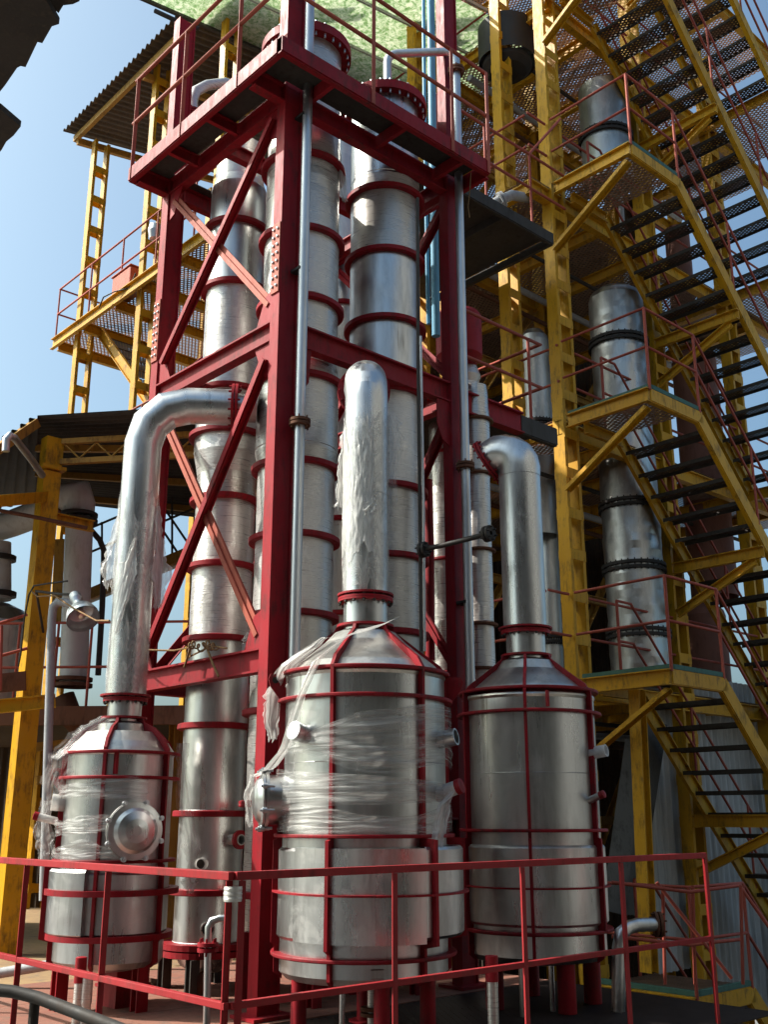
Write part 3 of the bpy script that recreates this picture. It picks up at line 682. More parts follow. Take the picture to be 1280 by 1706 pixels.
wrap_shell(dl, LX, LY, .152, 2.22, 2.75, 'film', .008, 13, ragged=.12)

# ------------------------------------------------------------------ loose film
def ribbon(pts, ws, wd, jit=.02, nu=40, nv=10, seed=0, tear=.25):
    pts = [Vector(p) for p in pts]; wd = Vector(wd).normalized()
    def lerp(seq, u):
        k_ = u*(len(seq)-1); i = min(int(k_), len(seq)-2); f = k_-i; return seq[i]*(1-f)+seq[i+1]*f
    tg = (pts[-1]-pts[0]).normalized(); nr_ = wd.cross(tg).normalized()
    def fn(u, v):
        p = lerp(pts, u); w_ = lerp(ws, u); sd_ = 1 if v > .5 else -1
        edge = 1 + tear*(noise.noise(Vector((u*6+seed, sd_*7, seed))) + .6*noise.noise(Vector((u*21+seed, sd_*5, 1)))) * abs(v-.5)*2
        q = p + wd*(v-.5)*w_*edge
        fold = math.sin(v*9 + 2.5*noise.noise(Vector((u*2.2, seed, 0)))*3 + seed) * .55 + noise.noise(Vector((u*3+seed, v*5, 2)))
        fray = tear*.10*max(0, u-.82)/.18*noise.noise(Vector((v*9+seed, 3, 1)))
        q = q + nr_*jit*fold + tg*fray + wd*jit*.5*noise.noise(Vector((u*5, seed, 4)))
        return q
    nu, nv = 46, 18
    return MB().grid(fn, nu, nv)
def film_thing(label, pts, ws, wd, mat='film', **k):
    return tag(ribbon(pts, ws, wd, **k).build('plastic_film', mat), label, 'plastic film', 'loose torn plastic film')
def on_still(x, y, r, off, z): q = R(vis(off)); return Vector((x+r*math.cos(q), y+r*math.sin(q), z))
MX, MY = .2, -.85
# twisted strip from the neck down the cone to the left manhole
film_thing('twisted clear strip running from the neck of the middle still to its side manhole', [on_still(MX, MY, .24, 62, 2.60), on_still(MX, MY, .30, 20, 2.52), on_still(MX, MY, .42, -14, 2.44), on_still(MX, MY, .585, -30, 2.27), on_still(MX, MY, .61, -40, 2.06), on_still(MX, MY, .60, -58, 1.72), on_still(MX, MY, .66, -72, 1.58), on_still(MX, MY, .72, -78, 1.57)], [.07, .08, .10, .08, .07, .09, .14, .06], RV+UP*.5, 'film_dense', seed=2, jit=.012, tear=.3)
film_thing('ragged film sheet hanging off the left shoulder of the middle still', [on_still(MX, MY, .35, -50, 2.45), on_still(MX, MY, .56, -66, 2.26), on_still(MX, MY, .62, -80, 2.08), on_still(MX, MY, .63, -84, 1.92), on_still(MX, MY, .61, -84, 1.80)], [.06, .10, .13, .11, .05], RV+FV*.2, 'film_dense', seed=5, jit=.03, tear=.6)
def band(x, y, r, q0, q1, z0f, z1f, seed, mat, jit=.012, name='film_wrap', parent=None):
    def fn(u, v):
        q = q0+(q1-q0)*u; za, zb_ = z0f(u), z1f(u); z = za+(zb_-za)*v
        a_ = R(vis(q)); rr = r + .012 + jit*noise.noise(Vector((u*2.5+seed, z*24+u*3, 0))) + jit*.7*noise.noise(Vector((u*5+seed, z*75-u*4, 3)))
        return (x+rr*math.cos(a_), y+rr*math.sin(a_), z + .01*noise.noise(Vector((u*6, v*5, seed))))
    return MB().grid(fn, 70, 44).build(name, mat, parent)
band(MX, MY, .572, -75, 80, lambda u: 1.66-.10*u+.05*math.sin(u*9), lambda u: 1.72+.24*min(1, u*2.2)-.04*math.sin(u*5), 1, 'film_band', parent=tm)
band(MX, MY, .576, -78, 72, lambda u: 1.36+.03*u, lambda u: 1.60-.10*u, 4, 'film_band', parent=tm)
band(MX, MY, .570, -70, 76, lambda u: 1.21+.01*math.sin(u*14), lambda u: 1.34+.04*math.sin(u*8), 7, 'film_band', parent=tm)
film_thing('white knotted film tail hanging under the red capped nozzle of the middle still', [on_still(MX, MY, .66, 60, 1.47), on_still(MX, MY, .62, 54, 1.38), on_still(MX, MY, .61, 50, 1.26), on_still(MX, MY, .62, 47, 1.12)], [.05, .07, .10, .06], RV+FV*.5, 'film_dense', seed=8, jit=.02)
film_thing('clear film gathered around the bolted side manhole of the middle still', [on_still(MX, MY, .74, -80, 1.57), on_still(MX, MY, .76, -79, 1.46), on_still(MX, MY, .76, -80, 1.34), on_still(MX, MY, .74, -81, 1.24)], [.10, .14, .12, .06], FV+RV*.3, 'film', seed=11, jit=.02)
# left still: plastic over its left shoulder
film_thing('big clear sheet draped over the left shoulder of the small left still', [on_still(LX, LY, .17, -25, 2.01), on_still(LX, LY, .33, -42, 1.86), on_still(LX, LY, .44, -50, 1.68), on_still(LX, LY, .47, -62, 1.52), on_still(LX, LY, .47, -72, 1.38)], [.16, .26, .30, .22, .10], RV*.9-UP*.35, 'film', seed=14, jit=.03, tear=.4)
band(LX, LY, .43, -75, 40, lambda u: 1.44-.02*u, lambda u: 1.56-.03*math.sin(u*6), 20, 'film_band', jit=.02, parent=tl)
band(LX, LY, .43, -70, 10, lambda u: 1.16+.05*u, lambda u: 1.30-.02*math.sin(u*6), 24, 'film_band', jit=.02, parent=tl)
band(LX, LY, .43, -76, 30, lambda u: 1.02, lambda u: 1.12-.03*math.sin(u*9), 27, 'film', jit=.02, parent=tl)
film_thing('loose film flap hanging beside the left nozzle of the small still', [on_still(LX, LY, .52, -80, 1.42), on_still(LX, LY, .53, -82, 1.25), on_still(LX, LY, .50, -82, 1.08), on_still(LX, LY, .47, -80, .98)], [.08, .13, .15, .10], RV, 'film', seed=17, jit=.03)
# flaps on the left duct
def flap(label, pts, ws, wd, seed, mat='film_dense', jit=.03, tear=.7): film_thing(label, pts, ws, wd, mat, seed=seed, jit=jit, tear=tear)
Dc = Vector((LX, LY, 0))
flap('torn white flap on the left side of the bent left pipe', [Dc-RV*.15+UP*3.72, Dc-RV*.18+UP*3.45, Dc-RV*.21+UP*3.2, Dc-RV*.2+UP*3.06], [.03, .07, .13, .05], RV, 31)
flap('long torn flap on the right side of the bent left pipe', [Dc+RV*.15-FV*.03+UP*3.72, Dc+RV*.19-FV*.03+UP*3.4, Dc+RV*.22-FV*.03+UP*3.1, Dc+RV*.21-FV*.03+UP*2.88], [.06, .10, .15, .05], RV, 34)
flap('diagonal white streamer across the front of the bent left pipe', [Dc+RV*.03-FV*.16+UP*3.42, Dc-RV*.0-FV*.165+UP*3.2, Dc-RV*.05-FV*.165+UP*2.9, Dc-RV*.08-FV*.155+UP*2.66], [.02, .12, .10, .03], RV, 37, jit=.012, tear=.4)
Dm = Vector((MX, MY, 0))
flap('tattered film on the left edge of the central pipe', [Dm-RV*.155+UP*4.0, Dm-RV*.175+UP*3.8, Dm-RV*.18+UP*3.6, Dm-RV*.19+UP*3.42], [.04, .06, .05, .08], RV, 40, jit=.025)
flap('tattered film on the right edge of the central pipe', [Dm+RV*.17+UP*4.12, Dm+RV*.21+UP*3.95, Dm+RV*.19+UP*3.7, Dm+RV*.18+UP*3.44], [.10, .14, .06, .10], RV, 43, 'film', jit=.03)
flap('small bright scrap of film on the front of the central pipe', [Dm+RV*.05-FV*.165+UP*3.44, Dm+RV*.03-FV*.165+UP*3.36, Dm+RV*.0-FV*.16+UP*3.31], [.02, .09, .02], RV, 46, jit=.015)
flap('film rag dangling between the two thick tower columns under the platform', [at(556, 220, Y=8.3), at(562, 270, Y=8.3), at(568, 310, Y=8.25), at(575, 335, Y=8.25)], [.06, .09, .10, .05], RV, 49, jit=.03)
flap('film bundle caught on the nozzle low on the leftmost tall column', [at(318, 1448, Y=8.2), at(317, 1468, Y=8.15), at(316, 1488, Y=8.15)], [.12, .13, .05], RV, 52, jit=.03)
flap('clear film hanging beside the leftmost tall column behind the small still', [at(305, 1238, Y=8.2), at(300, 1290, Y=8.2), at(318, 1400, Y=8.2), at(318, 1450, Y=8.15)], [.10, .10, .12, .06], RV, 55, 'film', jit=.03)
flap('crumpled film lying on the lower red beam by the front post', [at(425, 1058, Y=7.9), at(415, 1062, Y=7.9), at(404, 1068, Y=7.9)], [.08, .10, .04], UP, 58, jit=.03)

# ------------------------------------------------------------------ slim pipes on the tower
def pipe(name, label, pts, r, mat, cat='pipe', flanges=(), fm='rust', n=14, group=None):
    t = thing(name, label, cat, tuple(pts[0]), group)
    MB().tube(pts, r, n).build('pipe_body', mat, t)
    for p, d in flanges:
        f = MB()
        for dz in (-.016, .016): f.lathe(Vector(p)+Vector(d).normalized()*dz, [(r-.003, -.011), (r+.042, -.011), (r+.042, .011), (r-.003, .011)], 20, d=d, closed=True)
        s_ = Vector(d).normalized(); x_ = s_.orthogonal().normalized(); y_ = s_.cross(x_); bb = f
        for i in range(6):
            q = R(i*60); pp = Vector(p)+(x_*math.cos(q)+y_*math.sin(q))*(r+.026); bb.tube([pp-s_*.05, pp+s_*.05], .007, 5)
        f.build('flange', fm, t)
    return t
def clamp(t, p, ex): MB().box(p[0]-.05, p[0]+.05, p[1]-.008+.0, p[1]+ex, p[2]-.012, p[2]+.012).build('clamp', 'black_iron', t)
t = pipe('downpipe', 'silver downpipe running the full height beside the front red post', [(.165, -.1, 2.2), (.165, -.1, 5.0), (.165, -.1, 11.5)], .042, 'galvanised', 'pipe', [((.165, -.1, 4.27), (0,0,1))])
for z in (5.62, 7.1): clamp(t, (.165, -.1, z), .12)
eb = elbow((2.06, -.1, 8.72), (0,0,1), Vector((-.52, .54, 0)), .12, 5)
t = pipe('downpipe', 'silver downpipe arching from the top of the right column down the right red post', [(2.06, -.1, 1.9), (2.06, -.1, 5), (2.06, -.1, 8.72)] + eb[1:] + elbow((1.55+.09, .42-.09, 8.84), Vector((-.52, .54, 0)), (0,0,-1), .10, 4)[0:] + [(1.575, .405, 8.2)], .042, 'galvanised', 'pipe', [((2.06, -.1, 4.35), (0,0,1)), ((2.06, -.1, 8.60), (0,0,1)), ((1.575, .405, 8.26), (0,0,1))])
clamp(t, (2.06, -.1, 3.1), .12)
pipe('conduit', 'thin dark pipe clipped along the right side of the polished column', [at(702, 1085, Y=8.1), at(700, 850, Y=8.1), at(697, 620, Y=8.1), at(696, 330, Y=8.1)], .014, 'dark_steel')
pipe('conduit', 'second thin galvanised pipe beside the thin dark one on the polished column', [at(708, 1085, Y=8.15), at(706, 850, Y=8.15), at(701, 560, Y=8.15)], .011, 'galvanised')
pipe('branch_pipe', 'black branch pipe with open round end flange near the right still pipe', [at(700, 917, Y=8.0), at(740, 908, Y=7.9), at(815, 889, Y=7.6)], .021, 'black_iron', 'pipe', [(at(706, 916, Y=8.0), at(740, 908, Y=7.9)-at(706, 916, Y=8.0)), (at(814, 889, Y=7.6), at(815, 889, Y=7.6)-at(740, 908, Y=7.9))], 'black_iron')
pipe('red_pipe', 'bright red upright pipe in the gap left of the right red post', [at(717, 1100, Y=9.4), at(716, 920, Y=9.4), at(713, 800, Y=9.4)], .045, 'red_paint')
pipe('blue_pipe', 'wider of two blue pipes beside the right red post', [at(727, 560, Y=9.9), at(721, 215, Y=9.9), at(717, -60, Y=9.9)], .045, 'blue_paint')
pipe('blue_pipe', 'narrow blue pipe left of the wider blue one', [at(714, 540, Y=10.0), at(708, 205, Y=10.0), at(705, -60, Y=10.0)], .022, 'blue_paint')
eb = [at(402, 148, Y=9.7), at(375, 138, Y=9.6), at(345, 142, Y=9.5), at(326, 152, Y=9.45), at(321, 168, Y=9.4), at(321, 215, Y=9.4)]
pipe('bent_pipe', 'film wrapped bent pipe above the left end of the top platform', eb, .055, 'steel_wrapped_heavy', 'pipe', [(at(321, 190, Y=9.4), (0,0,1))], 'red_paint')
pipe('steel_pipe', 'bent stainless pipe rising at the right end of the deck to a wall flange', [at(1030, 1760, Y=8.0), at(1032, 1580, Y=8.0), at(1036, 1555, Y=8.0), at(1048, 1545, Y=8.05), at(1062, 1541, Y=8.1), at(1098, 1540, Y=8.3)], .048, 'steel', 'pipe', [(at(1097, 1540, Y=8.3), RV)], 'rust')
pipe('small_pipe', 'little stainless elbow pipe with red flange by the deck corner', [at(344, 1706, Y=6.9), at(346, 1575, Y=6.9), at(347, 1545, Y=6.9), at(353, 1534, Y=6.9), at(365, 1530, Y=6.9), at(378, 1530, Y=6.9)], .022, 'steel', 'pipe', [(at(346, 1578, Y=6.9), (0,0,1))], 'red_paint')
for i, (px, lab) in enumerate(((127, 'wrapped pipe stub with red cap standing on the deck below the small still'), (140, 'plain wrapped pipe stub just right of the red capped stub'))):
    p = at(px, 1706, z=0); t = thing('pipe_stub', lab, 'pipe stub', tuple(p))
    top = at(px, 1594 if i == 0 else 1628, Y=AX[1]*(p.x-CAM.x)+BX[1]*(p.y-CAM.y)).z
    MB().tube([(p.x, p.y, 0), (p.x, p.y, top-.06)], .034, 14, rs=None).build('stub_body', 'steel_wrapped_heavy', t); MB().lathe((p.x, p.y, 0), [(.038, top-.16), (.038, top-.004), (.03, top), (0, top+.002)], 18).build('cap', 'red_paint' if i == 0 else 'steel_wrapped_heavy', t)
p = at(822, 1690, Y=6.6); t = thing('pipe_stub', 'wrapped pipe stub with red cap under the gap between the two larger stills', 'pipe stub', (p.x, p.y, 0))
top = at(822, 1592, Y=6.6).z
MB().tube([(p.x, p.y, 0), (p.x, p.y, top-.05)], .034, 14).build('stub_body', 'steel_wrapped', t); MB().lathe((p.x, p.y, 0), [(.038, top-.14), (.038, top), (0, top+.002)], 18).build('cap', 'red_paint', t)
# rope on the lower beam
def rope_pts():
    y = .35; out = []
    return [at(247, 1083, Y=8.6), at(290, 1084, a=-.04), at(318, 1078, a=-.03), (-.03, 1.02, 2.535), at(352, 1076, a=-.03), at(378, 1080, a=-.03)]
t = thing('rope', 'brown rope knotted round the lower red beam', 'rope', tuple(at(330, 1078, a=-.03)))
MB().tube(rope_pts(), .008, 6).build('strand', 'rope', t); MB().tube([at(318, 1076, a=-.05), at(312, 1095, a=-.055), at(307, 1112, a=-.06)], .010, 6).tube([at(345, 1080, a=-.05), at(352, 1100, a=-.06), at(364, 1127, a=-.06)], .010, 6).build('tail', 'rope', t)
kn = MB(); kp = []
for i in range(70):
    u = i/69; c_ = at(316+46*u, 1076+2*math.sin(u*20), a=-.055)
    kp.append(c_ + Vector((.022*math.cos(u*44), .0, .026*math.sin(u*44))) + Vector((0, .02*math.sin(u*9), .012*math.sin(u*13))))
kn.tube(kp, .0075, 6)
kn.build('knot', 'rope', t)

# ------------------------------------------------------------------ deck railing
dk = thing('deck_railing', 'bright red guard rail round the front corner of the deck, nearest the viewer', 'railing', (-1.7, -2.11, 0))
ca, cb = -1.7, -2.11; sq = .032
for z, h in ((1.05, .036), (.52, .03)):
    MB().bar((ca, cb, z), (ca, 3.3, z), sq, h).build('rail', 'deck_rail_red', dk, bevel=.003); MB().bar((ca+.018, cb, z), (2.22, cb, z), sq, h).build('rail', 'deck_rail_red', dk, bevel=.003)
for (x, y) in ((ca, -.98), (ca, .0), (ca, 1.0), (ca, 2.1), (ca, cb+.03), (ca+.05, cb), (-.72, cb), (.27, cb), (1.22, cb), (2.2, cb)):
    pb = MB(); z1 = 1.03
    pb.angle((x, y, 0), (x, y, z1), .034, .007)
    pb.build('post', 'deck_rail_red', dk)
o = MB()
for i in range(3): o.lathe((ca+.02, cb+.012, .955+i*.02), [(.042, -.012), (.044, 0), (.042, .012)], 14, jit=.004)
o.build('tape', 'steel_wrapped_heavy', dk)
nr = thing('handrail', 'black iron handrail pipe crossing the bottom left corner near the viewer', 'handrail', tuple(at(60, 1663, Y=2.7)))
MB().tube([at(-120, 1638, Y=2.75), at(20, 1652, Y=2.72), at(62, 1662, Y=2.7), at(120, 1684, Y=2.64), at(260, 1738, Y=2.5)], .0145, 16).build('rail', 'black_iron', nr)
p = at(58, 1664, Y=2.71); MB().tube([p, p-UP*1.4], .012, 14).build('post', 'black_iron', nr)

# ------------------------------------------------------------------ yellow steel frame with grating floors
LV = [-.38, 2.86, 6.12, 9.43, 12.7, 15.95]
yf = thing('stair_tower', 'big yellow steel building frame with grating floors right of the red tower', 'steel frame', (5.4, 1.3, -.4))
def lattice(parent, x, y, z0, z1, w_=.30, d_=.17, mat='yellow_paint', step=.52, single=None):
    mb = MB(); mb.box(x, x+.055, y, y+d_, z0, z1); mb.box(x+w_-.055, x+w_, y, y+d_, z0, z1)
    o = mb.build('column', mat, parent); bt = MB(); z = z0+.2; me = None
    while z < z1-.1:
        if single and z > single:
            if me is None:
                b_ = MB().box(x+.002, x+w_-.002, y-.010, y-.001, z, z+.13).build('batten_plate', mat, o); me = (b_, z)
            else:
                c_ = me[0].copy(); COL.objects.link(c_); c_.location = (0, 0, z-me[1])
        else: bt.box(x+.002, x+w_-.002, y-.010, y-.001, z, z+.13)
        bt.box(x+.002, x+w_-.002, y+d_+.001, y+d_+.010, z, z+.13); z += step
    bt.build('batten_plates', mat, o)['kind'] = 'stuff'; return o
XS = [5.4, 7.62, 9.84, 12.0]; YS = [1.3, 3.4, 5.5, 7.6]
lattice(yf, 5.4, 1.3, -3.7, 14.2, single=-.5)
for x in XS[1:3]: lattice(yf, x, 1.3, -3.7, 14.2, single=-.5)
for x in XS:
    for y in YS[1:]: MB().ibeam((x+.15, y, -3.7), (x+.15, y, 13.5), .2, .2, up=(1,0,0)).build('column', 'yellow_paint', yf)
for x, y in ((4.9, 3.4), (5.2, 1.95), (3.3, 4.6)):
    lattice(yf, x, y, -3.7 if x != 5.2 else 5.2, 14.2, .26, .16)
for k_, z in enumerate(LV[1:5]):
    xa = 5.4 if k_ in (1, ) else (5.57 if k_ == 3 else 5.0)
    MB().box(xa, 12.2, 1.32, 3.38, z-.004, z).box(xa, 9.9, 3.40, 7.7, z-.004, z).build('floor_grating', 'grating', yf)
    for y in YS: MB().ibeam((xa, y+.08, z-.12), (12.2, y+.08, z-.12), .11, .2).build('floor_beam', 'yellow_paint', yf)
    for x in (xa+.06, 6.6, 7.7, 8.8, 9.9, 11.0): MB().ibeam((x, 1.44, z-.11), (x, 3.42, z-.11), .09, .17).build('floor_beam', 'yellow_paint', yf)
    for x in (5.5, 7.7, 9.9): MB().ibeam((x, 3.54, z-.11), (x, 7.6, z-.11), .09, .17).build('floor_beam', 'yellow_paint', yf)
    for zz in (.5, 1.0): MB().tube([(xa, 1.34, z+zz), (5.38, 1.34, z+zz)], .018, 8).tube([(5.75, 1.34, z+zz), (7.6, 1.34, z+zz)], .018, 8).tube([(7.95, 1.34, z+zz), (12, 1.34, z+zz)], .018, 8).tube([(xa+.02, 1.4, z+zz), (xa+.02, 7, z+zz)], .018, 8).build('guard_rail', 'rail_red', yf)
MB().box(4.9, 13.2, 1.34, 7.9, 15.9, 15.904).build('floor_grating', 'grating', yf)
for y in YS: MB().ibeam((4.9, y+.08, 15.78), (13.2, y+.08, 15.78), .11, .2).build('floor_beam', 'yellow_paint', yf)
for x in (5.0, 6.6, 7.7, 8.8, 9.9, 11.0): MB().ibeam((x, 1.44, 15.79), (x, 7.7, 15.79), .09, .17).build('floor_beam', 'yellow_paint', yf)
MB().box(5.8, 10.4, 4.6, 7.8, 19.2, 19.22).build('dark_top_plate', 'dark_steel', yf)  # added dark plate, darkens what shows through the gratings
# link platforms between red tower and yellow frame
lk = thing('walkway', 'dark plated walkway linking the red tower to the yellow frame, upper level', 'walkway', (3.6, 1.0, 8.3))
MB().box(2.75, 4.98, 1.0, 3.3, 8.40, 8.42).build('plate', 'dark_steel', lk)
MB().channel((2.75, 1.0, 8.34), (4.98, 1.0, 8.34), -.05, .17).build('edge_channel', 'dark_steel', lk)
for x in (3.2, 4.1, 5.0): MB().channel((x, 1.055, 8.35), (x, 3.3, 8.35), .05, .1).build('joist', 'dark_steel', lk)
for z in (.5, 1.0): MB().tube([(2.9, 1.02, 8.42+z), (4.5, 1.02, 8.42+z), (5.3, 1.02, 8.42+z)], .018, 8).build('guard_rail', 'rail_red', lk)
for x in (2.92, 3.75, 4.6): MB().tube([(x, 1.02, 8.40), (x, 1.02, 9.42)], .017, 8).build('rail_post', 'rail_red', lk)
MB().tube([(4.6, 1.02, 9.42), (5.3, 1.02, 10.3)], .018, 8).build('stair_rail', 'rail_red', lk)
lk2 = thing('walkway', 'dark edged walkway linking the red tower to the yellow frame, lower level', 'walkway', (3.6, .1, 5.0))
MB().box(2.3, 3.6, .12, 2.6, 5.13, 5.15).build('plate', 'dark_steel', lk2)
MB().channel((3.055, .055, 5.06), (3.62, .055, 5.06), -.05, .2).build('edge_channel', 'dark_steel', lk2)
for z in (.5, 1.0): MB().tube([(2.3, .2, 5.15+z), (3.6, .2, 5.15+z), (3.6, 2.5, 5.15+z)], .018, 8).build('guard_rail', 'rail_red', lk2)
for x in (2.35, 3.4): MB().tube([(x, .2, 5.14), (x, .2, 6.15)], .017, 8).build('rail_post', 'rail_red', lk2)
t = pipe('valve_pipe', 'grey pipe end with a bolted flange lying on the upper walkway', [at(818, 342, Y=11.6), at(835, 333, Y=11.6), at(853, 325, Y=11.6), at(880, 330, Y=12.4)], .065, 'grey_paint', 'pipe', [(at(836, 333, Y=11.6), at(853, 325, Y=11.6)-at(835, 333, Y=11.6))], 'grey_paint')

for k_, z in enumerate(LV[1:5]):
    for (y, dz, r, mt, xa_) in ((2.9, -.45, .05, 'grey_paint', 5.6), (3.25, -.55, .035, 'rust', 5.0), (2.2, -.38, .03, 'dark_steel', 6.0)):
        MB().tube([(xa_, y, z+dz), (11.5, y, z+dz)], r, 10).build('service_pipe', mt, yf)
    for x in (6.5, 8.7):
        MB().angle((x-1.0, 3.42, z-3.1), (x+1.1, 3.42, z-.25), .09).build('diagonal_brace', 'yellow_dirty', yf)
    MB().ibeam((5.4, 3.3, z-1.6), (11.8, 3.3, z-1.6), .08, .12).build('side_rail', 'yellow_dirty', yf)
    MB().box(9.82, 11.4, -.02, 2.6, z-.07, z-.065).build('end_landing', 'grating', yf)
    MB().channel((9.8, 2.6, z-.15), (9.8, -.02, z-.15), .06, .17).channel((9.8, -.03, z-.15), (11.4, -.03, z-.15), -.06, .17).build('end_landing_edge', 'yellow_paint', yf)
    for x, y in ((6.9, 2.55), (9.2, 2.7), (6.1, 3.9)): MB().tube([(x, y, z-3.2), (x, y, z-.02)], .045, 10).build('riser_pipe', 'grey_paint' if x > 7 else 'rust', yf)
# stair flights ---------------------------------------------------------------
def stair(z):
    t = thing('stair_flight', 'yellow stair flight', 'stairs', (5.35, 0, z), 'yellow stair flights')
    xa, xb, ya, yb = 5.35, 6.42, 0.0, 1.18; run = 3.3
    MB().box(xa+.02, xb, ya+.02, yb, z-.02, z-.015).build('landing_grating', 'grating', t)
    MB().channel((xa, yb, z-.11), (xa, ya, z-.11), .06, .17, .012).build('landing_edge', 'yellow_paint', t); MB().channel((xa+.002, ya, z-.11), (xb+.04, ya, z-.11), -.06, .17, .012).build('landing_edge', 'yellow_paint', t)
    MB().box(xa-.004, xa+.05, ya, yb, z-.022, z+.03).box(xa+.052, xb, ya-.004, ya+.05, z-.022, z+.03).build('toe_plate', 'green_toe', t)
    MB().channel((xa+.3, yb+.0, z-.12), (xb, yb, z-.12), .06, .15, .012).build('landing_edge', 'yellow_paint', t)
    MB().channel((xa+.03, ya+.08, z-.22), (xa+.03, yb+.12, z-.95), .05, .12, .012, up=(1,0,0)).build('bracket', 'yellow_paint', t)
    for y in (ya, yb):
        sd_ = -1 if y == ya else 1
        MB().channel((xb, y, z-.12), (xb+run, y, z-.12-run), .05*sd_, .20, .012).build('stringer', 'yellow_paint', t)
    n = 13
    for i in range(n):
        zz = z-.25*(i+1); x = xb+.04+.253*i
        jz = random.uniform(-.012, .012); zz += jz
        tr = MB().box(x, x+.25, ya+.055, yb-.055, zz-.004, zz).build('tread', 'grating_dark', t)
        MB().box(x-.001, x+.012, ya+.055, yb-.055, zz-.045, zz+.003).box(x+.238, x+.251, ya+.055, yb-.055, zz-.045, zz+.003).build('tread_frame', 'dark_steel', tr)
    for h in (.5, 1.0):
        MB().tube([(xa, yb+.05, z+h), (xa, ya, z+h), (xb, ya, z+h), (xb+run, ya, z+h-run)], .017, 8).build('handrail', 'rail_red', t)
        MB().tube([(xb-.3, yb, z+h), (xb, yb, z+h), (xb+run, yb, z+h-run)], .017, 8).build('handrail', 'rail_red', t)
    for (x, y) in ((xa, ya), (xb, ya), (xb-.3, yb)): MB().tube([(x, y, z-.05), (x, y, z+1.0)], .019, 8).build('rail_post', 'rail_red', t)
    for d in (1.2, 2.4): 
        for y in (ya, yb): MB().tube([(xb+d, y, z-d-.05), (xb+d, y, z-d+1.0)], .017, 8).build('rail_post', 'rail_red', t)
    # brackets from the second column to the stringers
    xm = 7.66; zm = z-(xm-xb)-.36
    MB().channel((xm, 1.28, zm), (xm, -.02, zm), .07, .15, .012).build('bracket', 'yellow_paint', t); MB().channel((xm, 1.28, zm-.62), (xm, .1, zm-.10), .06, .11, .012).build('bracket', 'yellow_paint', t)
    return t
s0 = stair(LV[3])
flights = [s0] + [copy_tree(s0, (0, 0, LV[i]-LV[3])) for i in (2, 1, 0, 4, 5)]
for f, lab in zip(flights, ('yellow stair flight and landing at the top right, highest whole landing in view', 'yellow stair flight and landing halfway up, with its little red gate rail', 'yellow stair flight and landing level with the dome of the right still', 'lowest yellow stair flight, landing with green edge at the bottom right corner', 'yellow stair flight cut by the top edge of the photo', 'uppermost stair flight, only its end showing in the top right corner')): f['label'] = lab

# vessels inside the yellow frame
def drum(label, px, py, Y, w_px, courses, bands, mat='steel_dent', cat='vessel', bmat='black_iron', top=None):
    p = at(px, py, Y=Y); c_, s_ = math.cos(PITCH), math.sin(PITCH); r = w_px/2*Y/(FPX*c_-(853-py)*s_)
    t = thing('process_vessel', label, cat, (p.x, p.y, courses[0]), None)
    for i in range(len(courses)-1):
        z0, z1 = courses[i], courses[i+1]
        MB().lathe((p.x, p.y, 0), [(r, z0+(z1-z0)*j/8) for j in range(9)], 48, jit=.012 if mat == 'steel_dent' else .003, seed=i*5+px).build('shell', mat, t)
    if top: MB().lathe((p.x, p.y, 0), [(r, courses[-1]), (r*.93, courses[-1]+.08), (r*.6, courses[-1]+.18), (0, courses[-1]+.22)], 48).build('top_dish', mat, t)
    for z in bands:
        f = MB()
        for dz in (-.035, .035): f.lathe((p.x, p.y, z+dz), [(r-.005, -.02), (r+.04, -.02), (r+.04, .02), (r-.005, .02)], 48, closed=True)
        for i in range(30):
            q = R(i*12); f.tube([(p.x+(r+.025)*math.cos(q), p.y+(r+.025)*math.sin(q), z-.075), (p.x+(r+.025)*math.cos(q), p.y+(r+.025)*math.sin(q), z+.075)], .009, 6)
        f.build('flange', bmat, t)
    return t
Yv = 13.7
zz = lambda y: at(1040, y, Y=Yv-.4).z
drum('dented silver column with black flanges behind the yellow landings', 1040, 700, Yv, 92, [2.95, zz(1050), zz(938), zz(835), zz(680), zz(556), zz(480)], [zz(1050), zz(938), zz(835)+.02, zz(680), zz(556)], top=True)
drum('grey vessel with a dark band behind the top landing', 1012, 260, 13.6, 82, [zz(290), zz(214), zz(130)], [zz(214)], 'steel_dull')
drum('pale grey vessel in shade behind the lower walkway rails', 893, 640, 13.8, 50, [5.0, 6.6, 7.9], [6.6], 'steel_dull', top=True)
drum('tall pale vessel in shade between right still pipe and main yellow post', 915, 950, 14.0, 34, [0, 3.5, 6.0], [3.6], 'steel_dull', top=True)
drum('slim grey vessel in shade just left of the main yellow post', 938, 960, 14.3, 26, [0, 4, 6.0], [4.2], 'grey_paint')
drum('rusty red brown drum beyond the lower yellow stairs', 1172, 1000, 16, 68, [0, 3.1, 4.3], [], 'brown_drum', 'drum', top=True)
drum('tall rusty brown drum beyond the middle yellow stairs', 1160, 640, 16, 72, [4.6, 6.6, 8.6], [], 'brown_drum', 'drum', top=True)
drum('small rusty brown drum beyond the upper yellow stairs', 1128, 385, 16.5, 40, [9.3, 10.6, 11.4], [], 'brown_drum', 'drum')
t = drum('round black vessel bottom hanging under the top grating floor', 845, 90, 13.0, 95, [12.05, 12.66], [], 'black_iron', 'vessel')
MB().lathe((t.location.x, t.location.y, 12.05), [(.37, 0), (.36, -.06), (.28, -.14), (.15, -.19), (0, -.2)], 36).build('bottom_dish', 'black_iron', t)
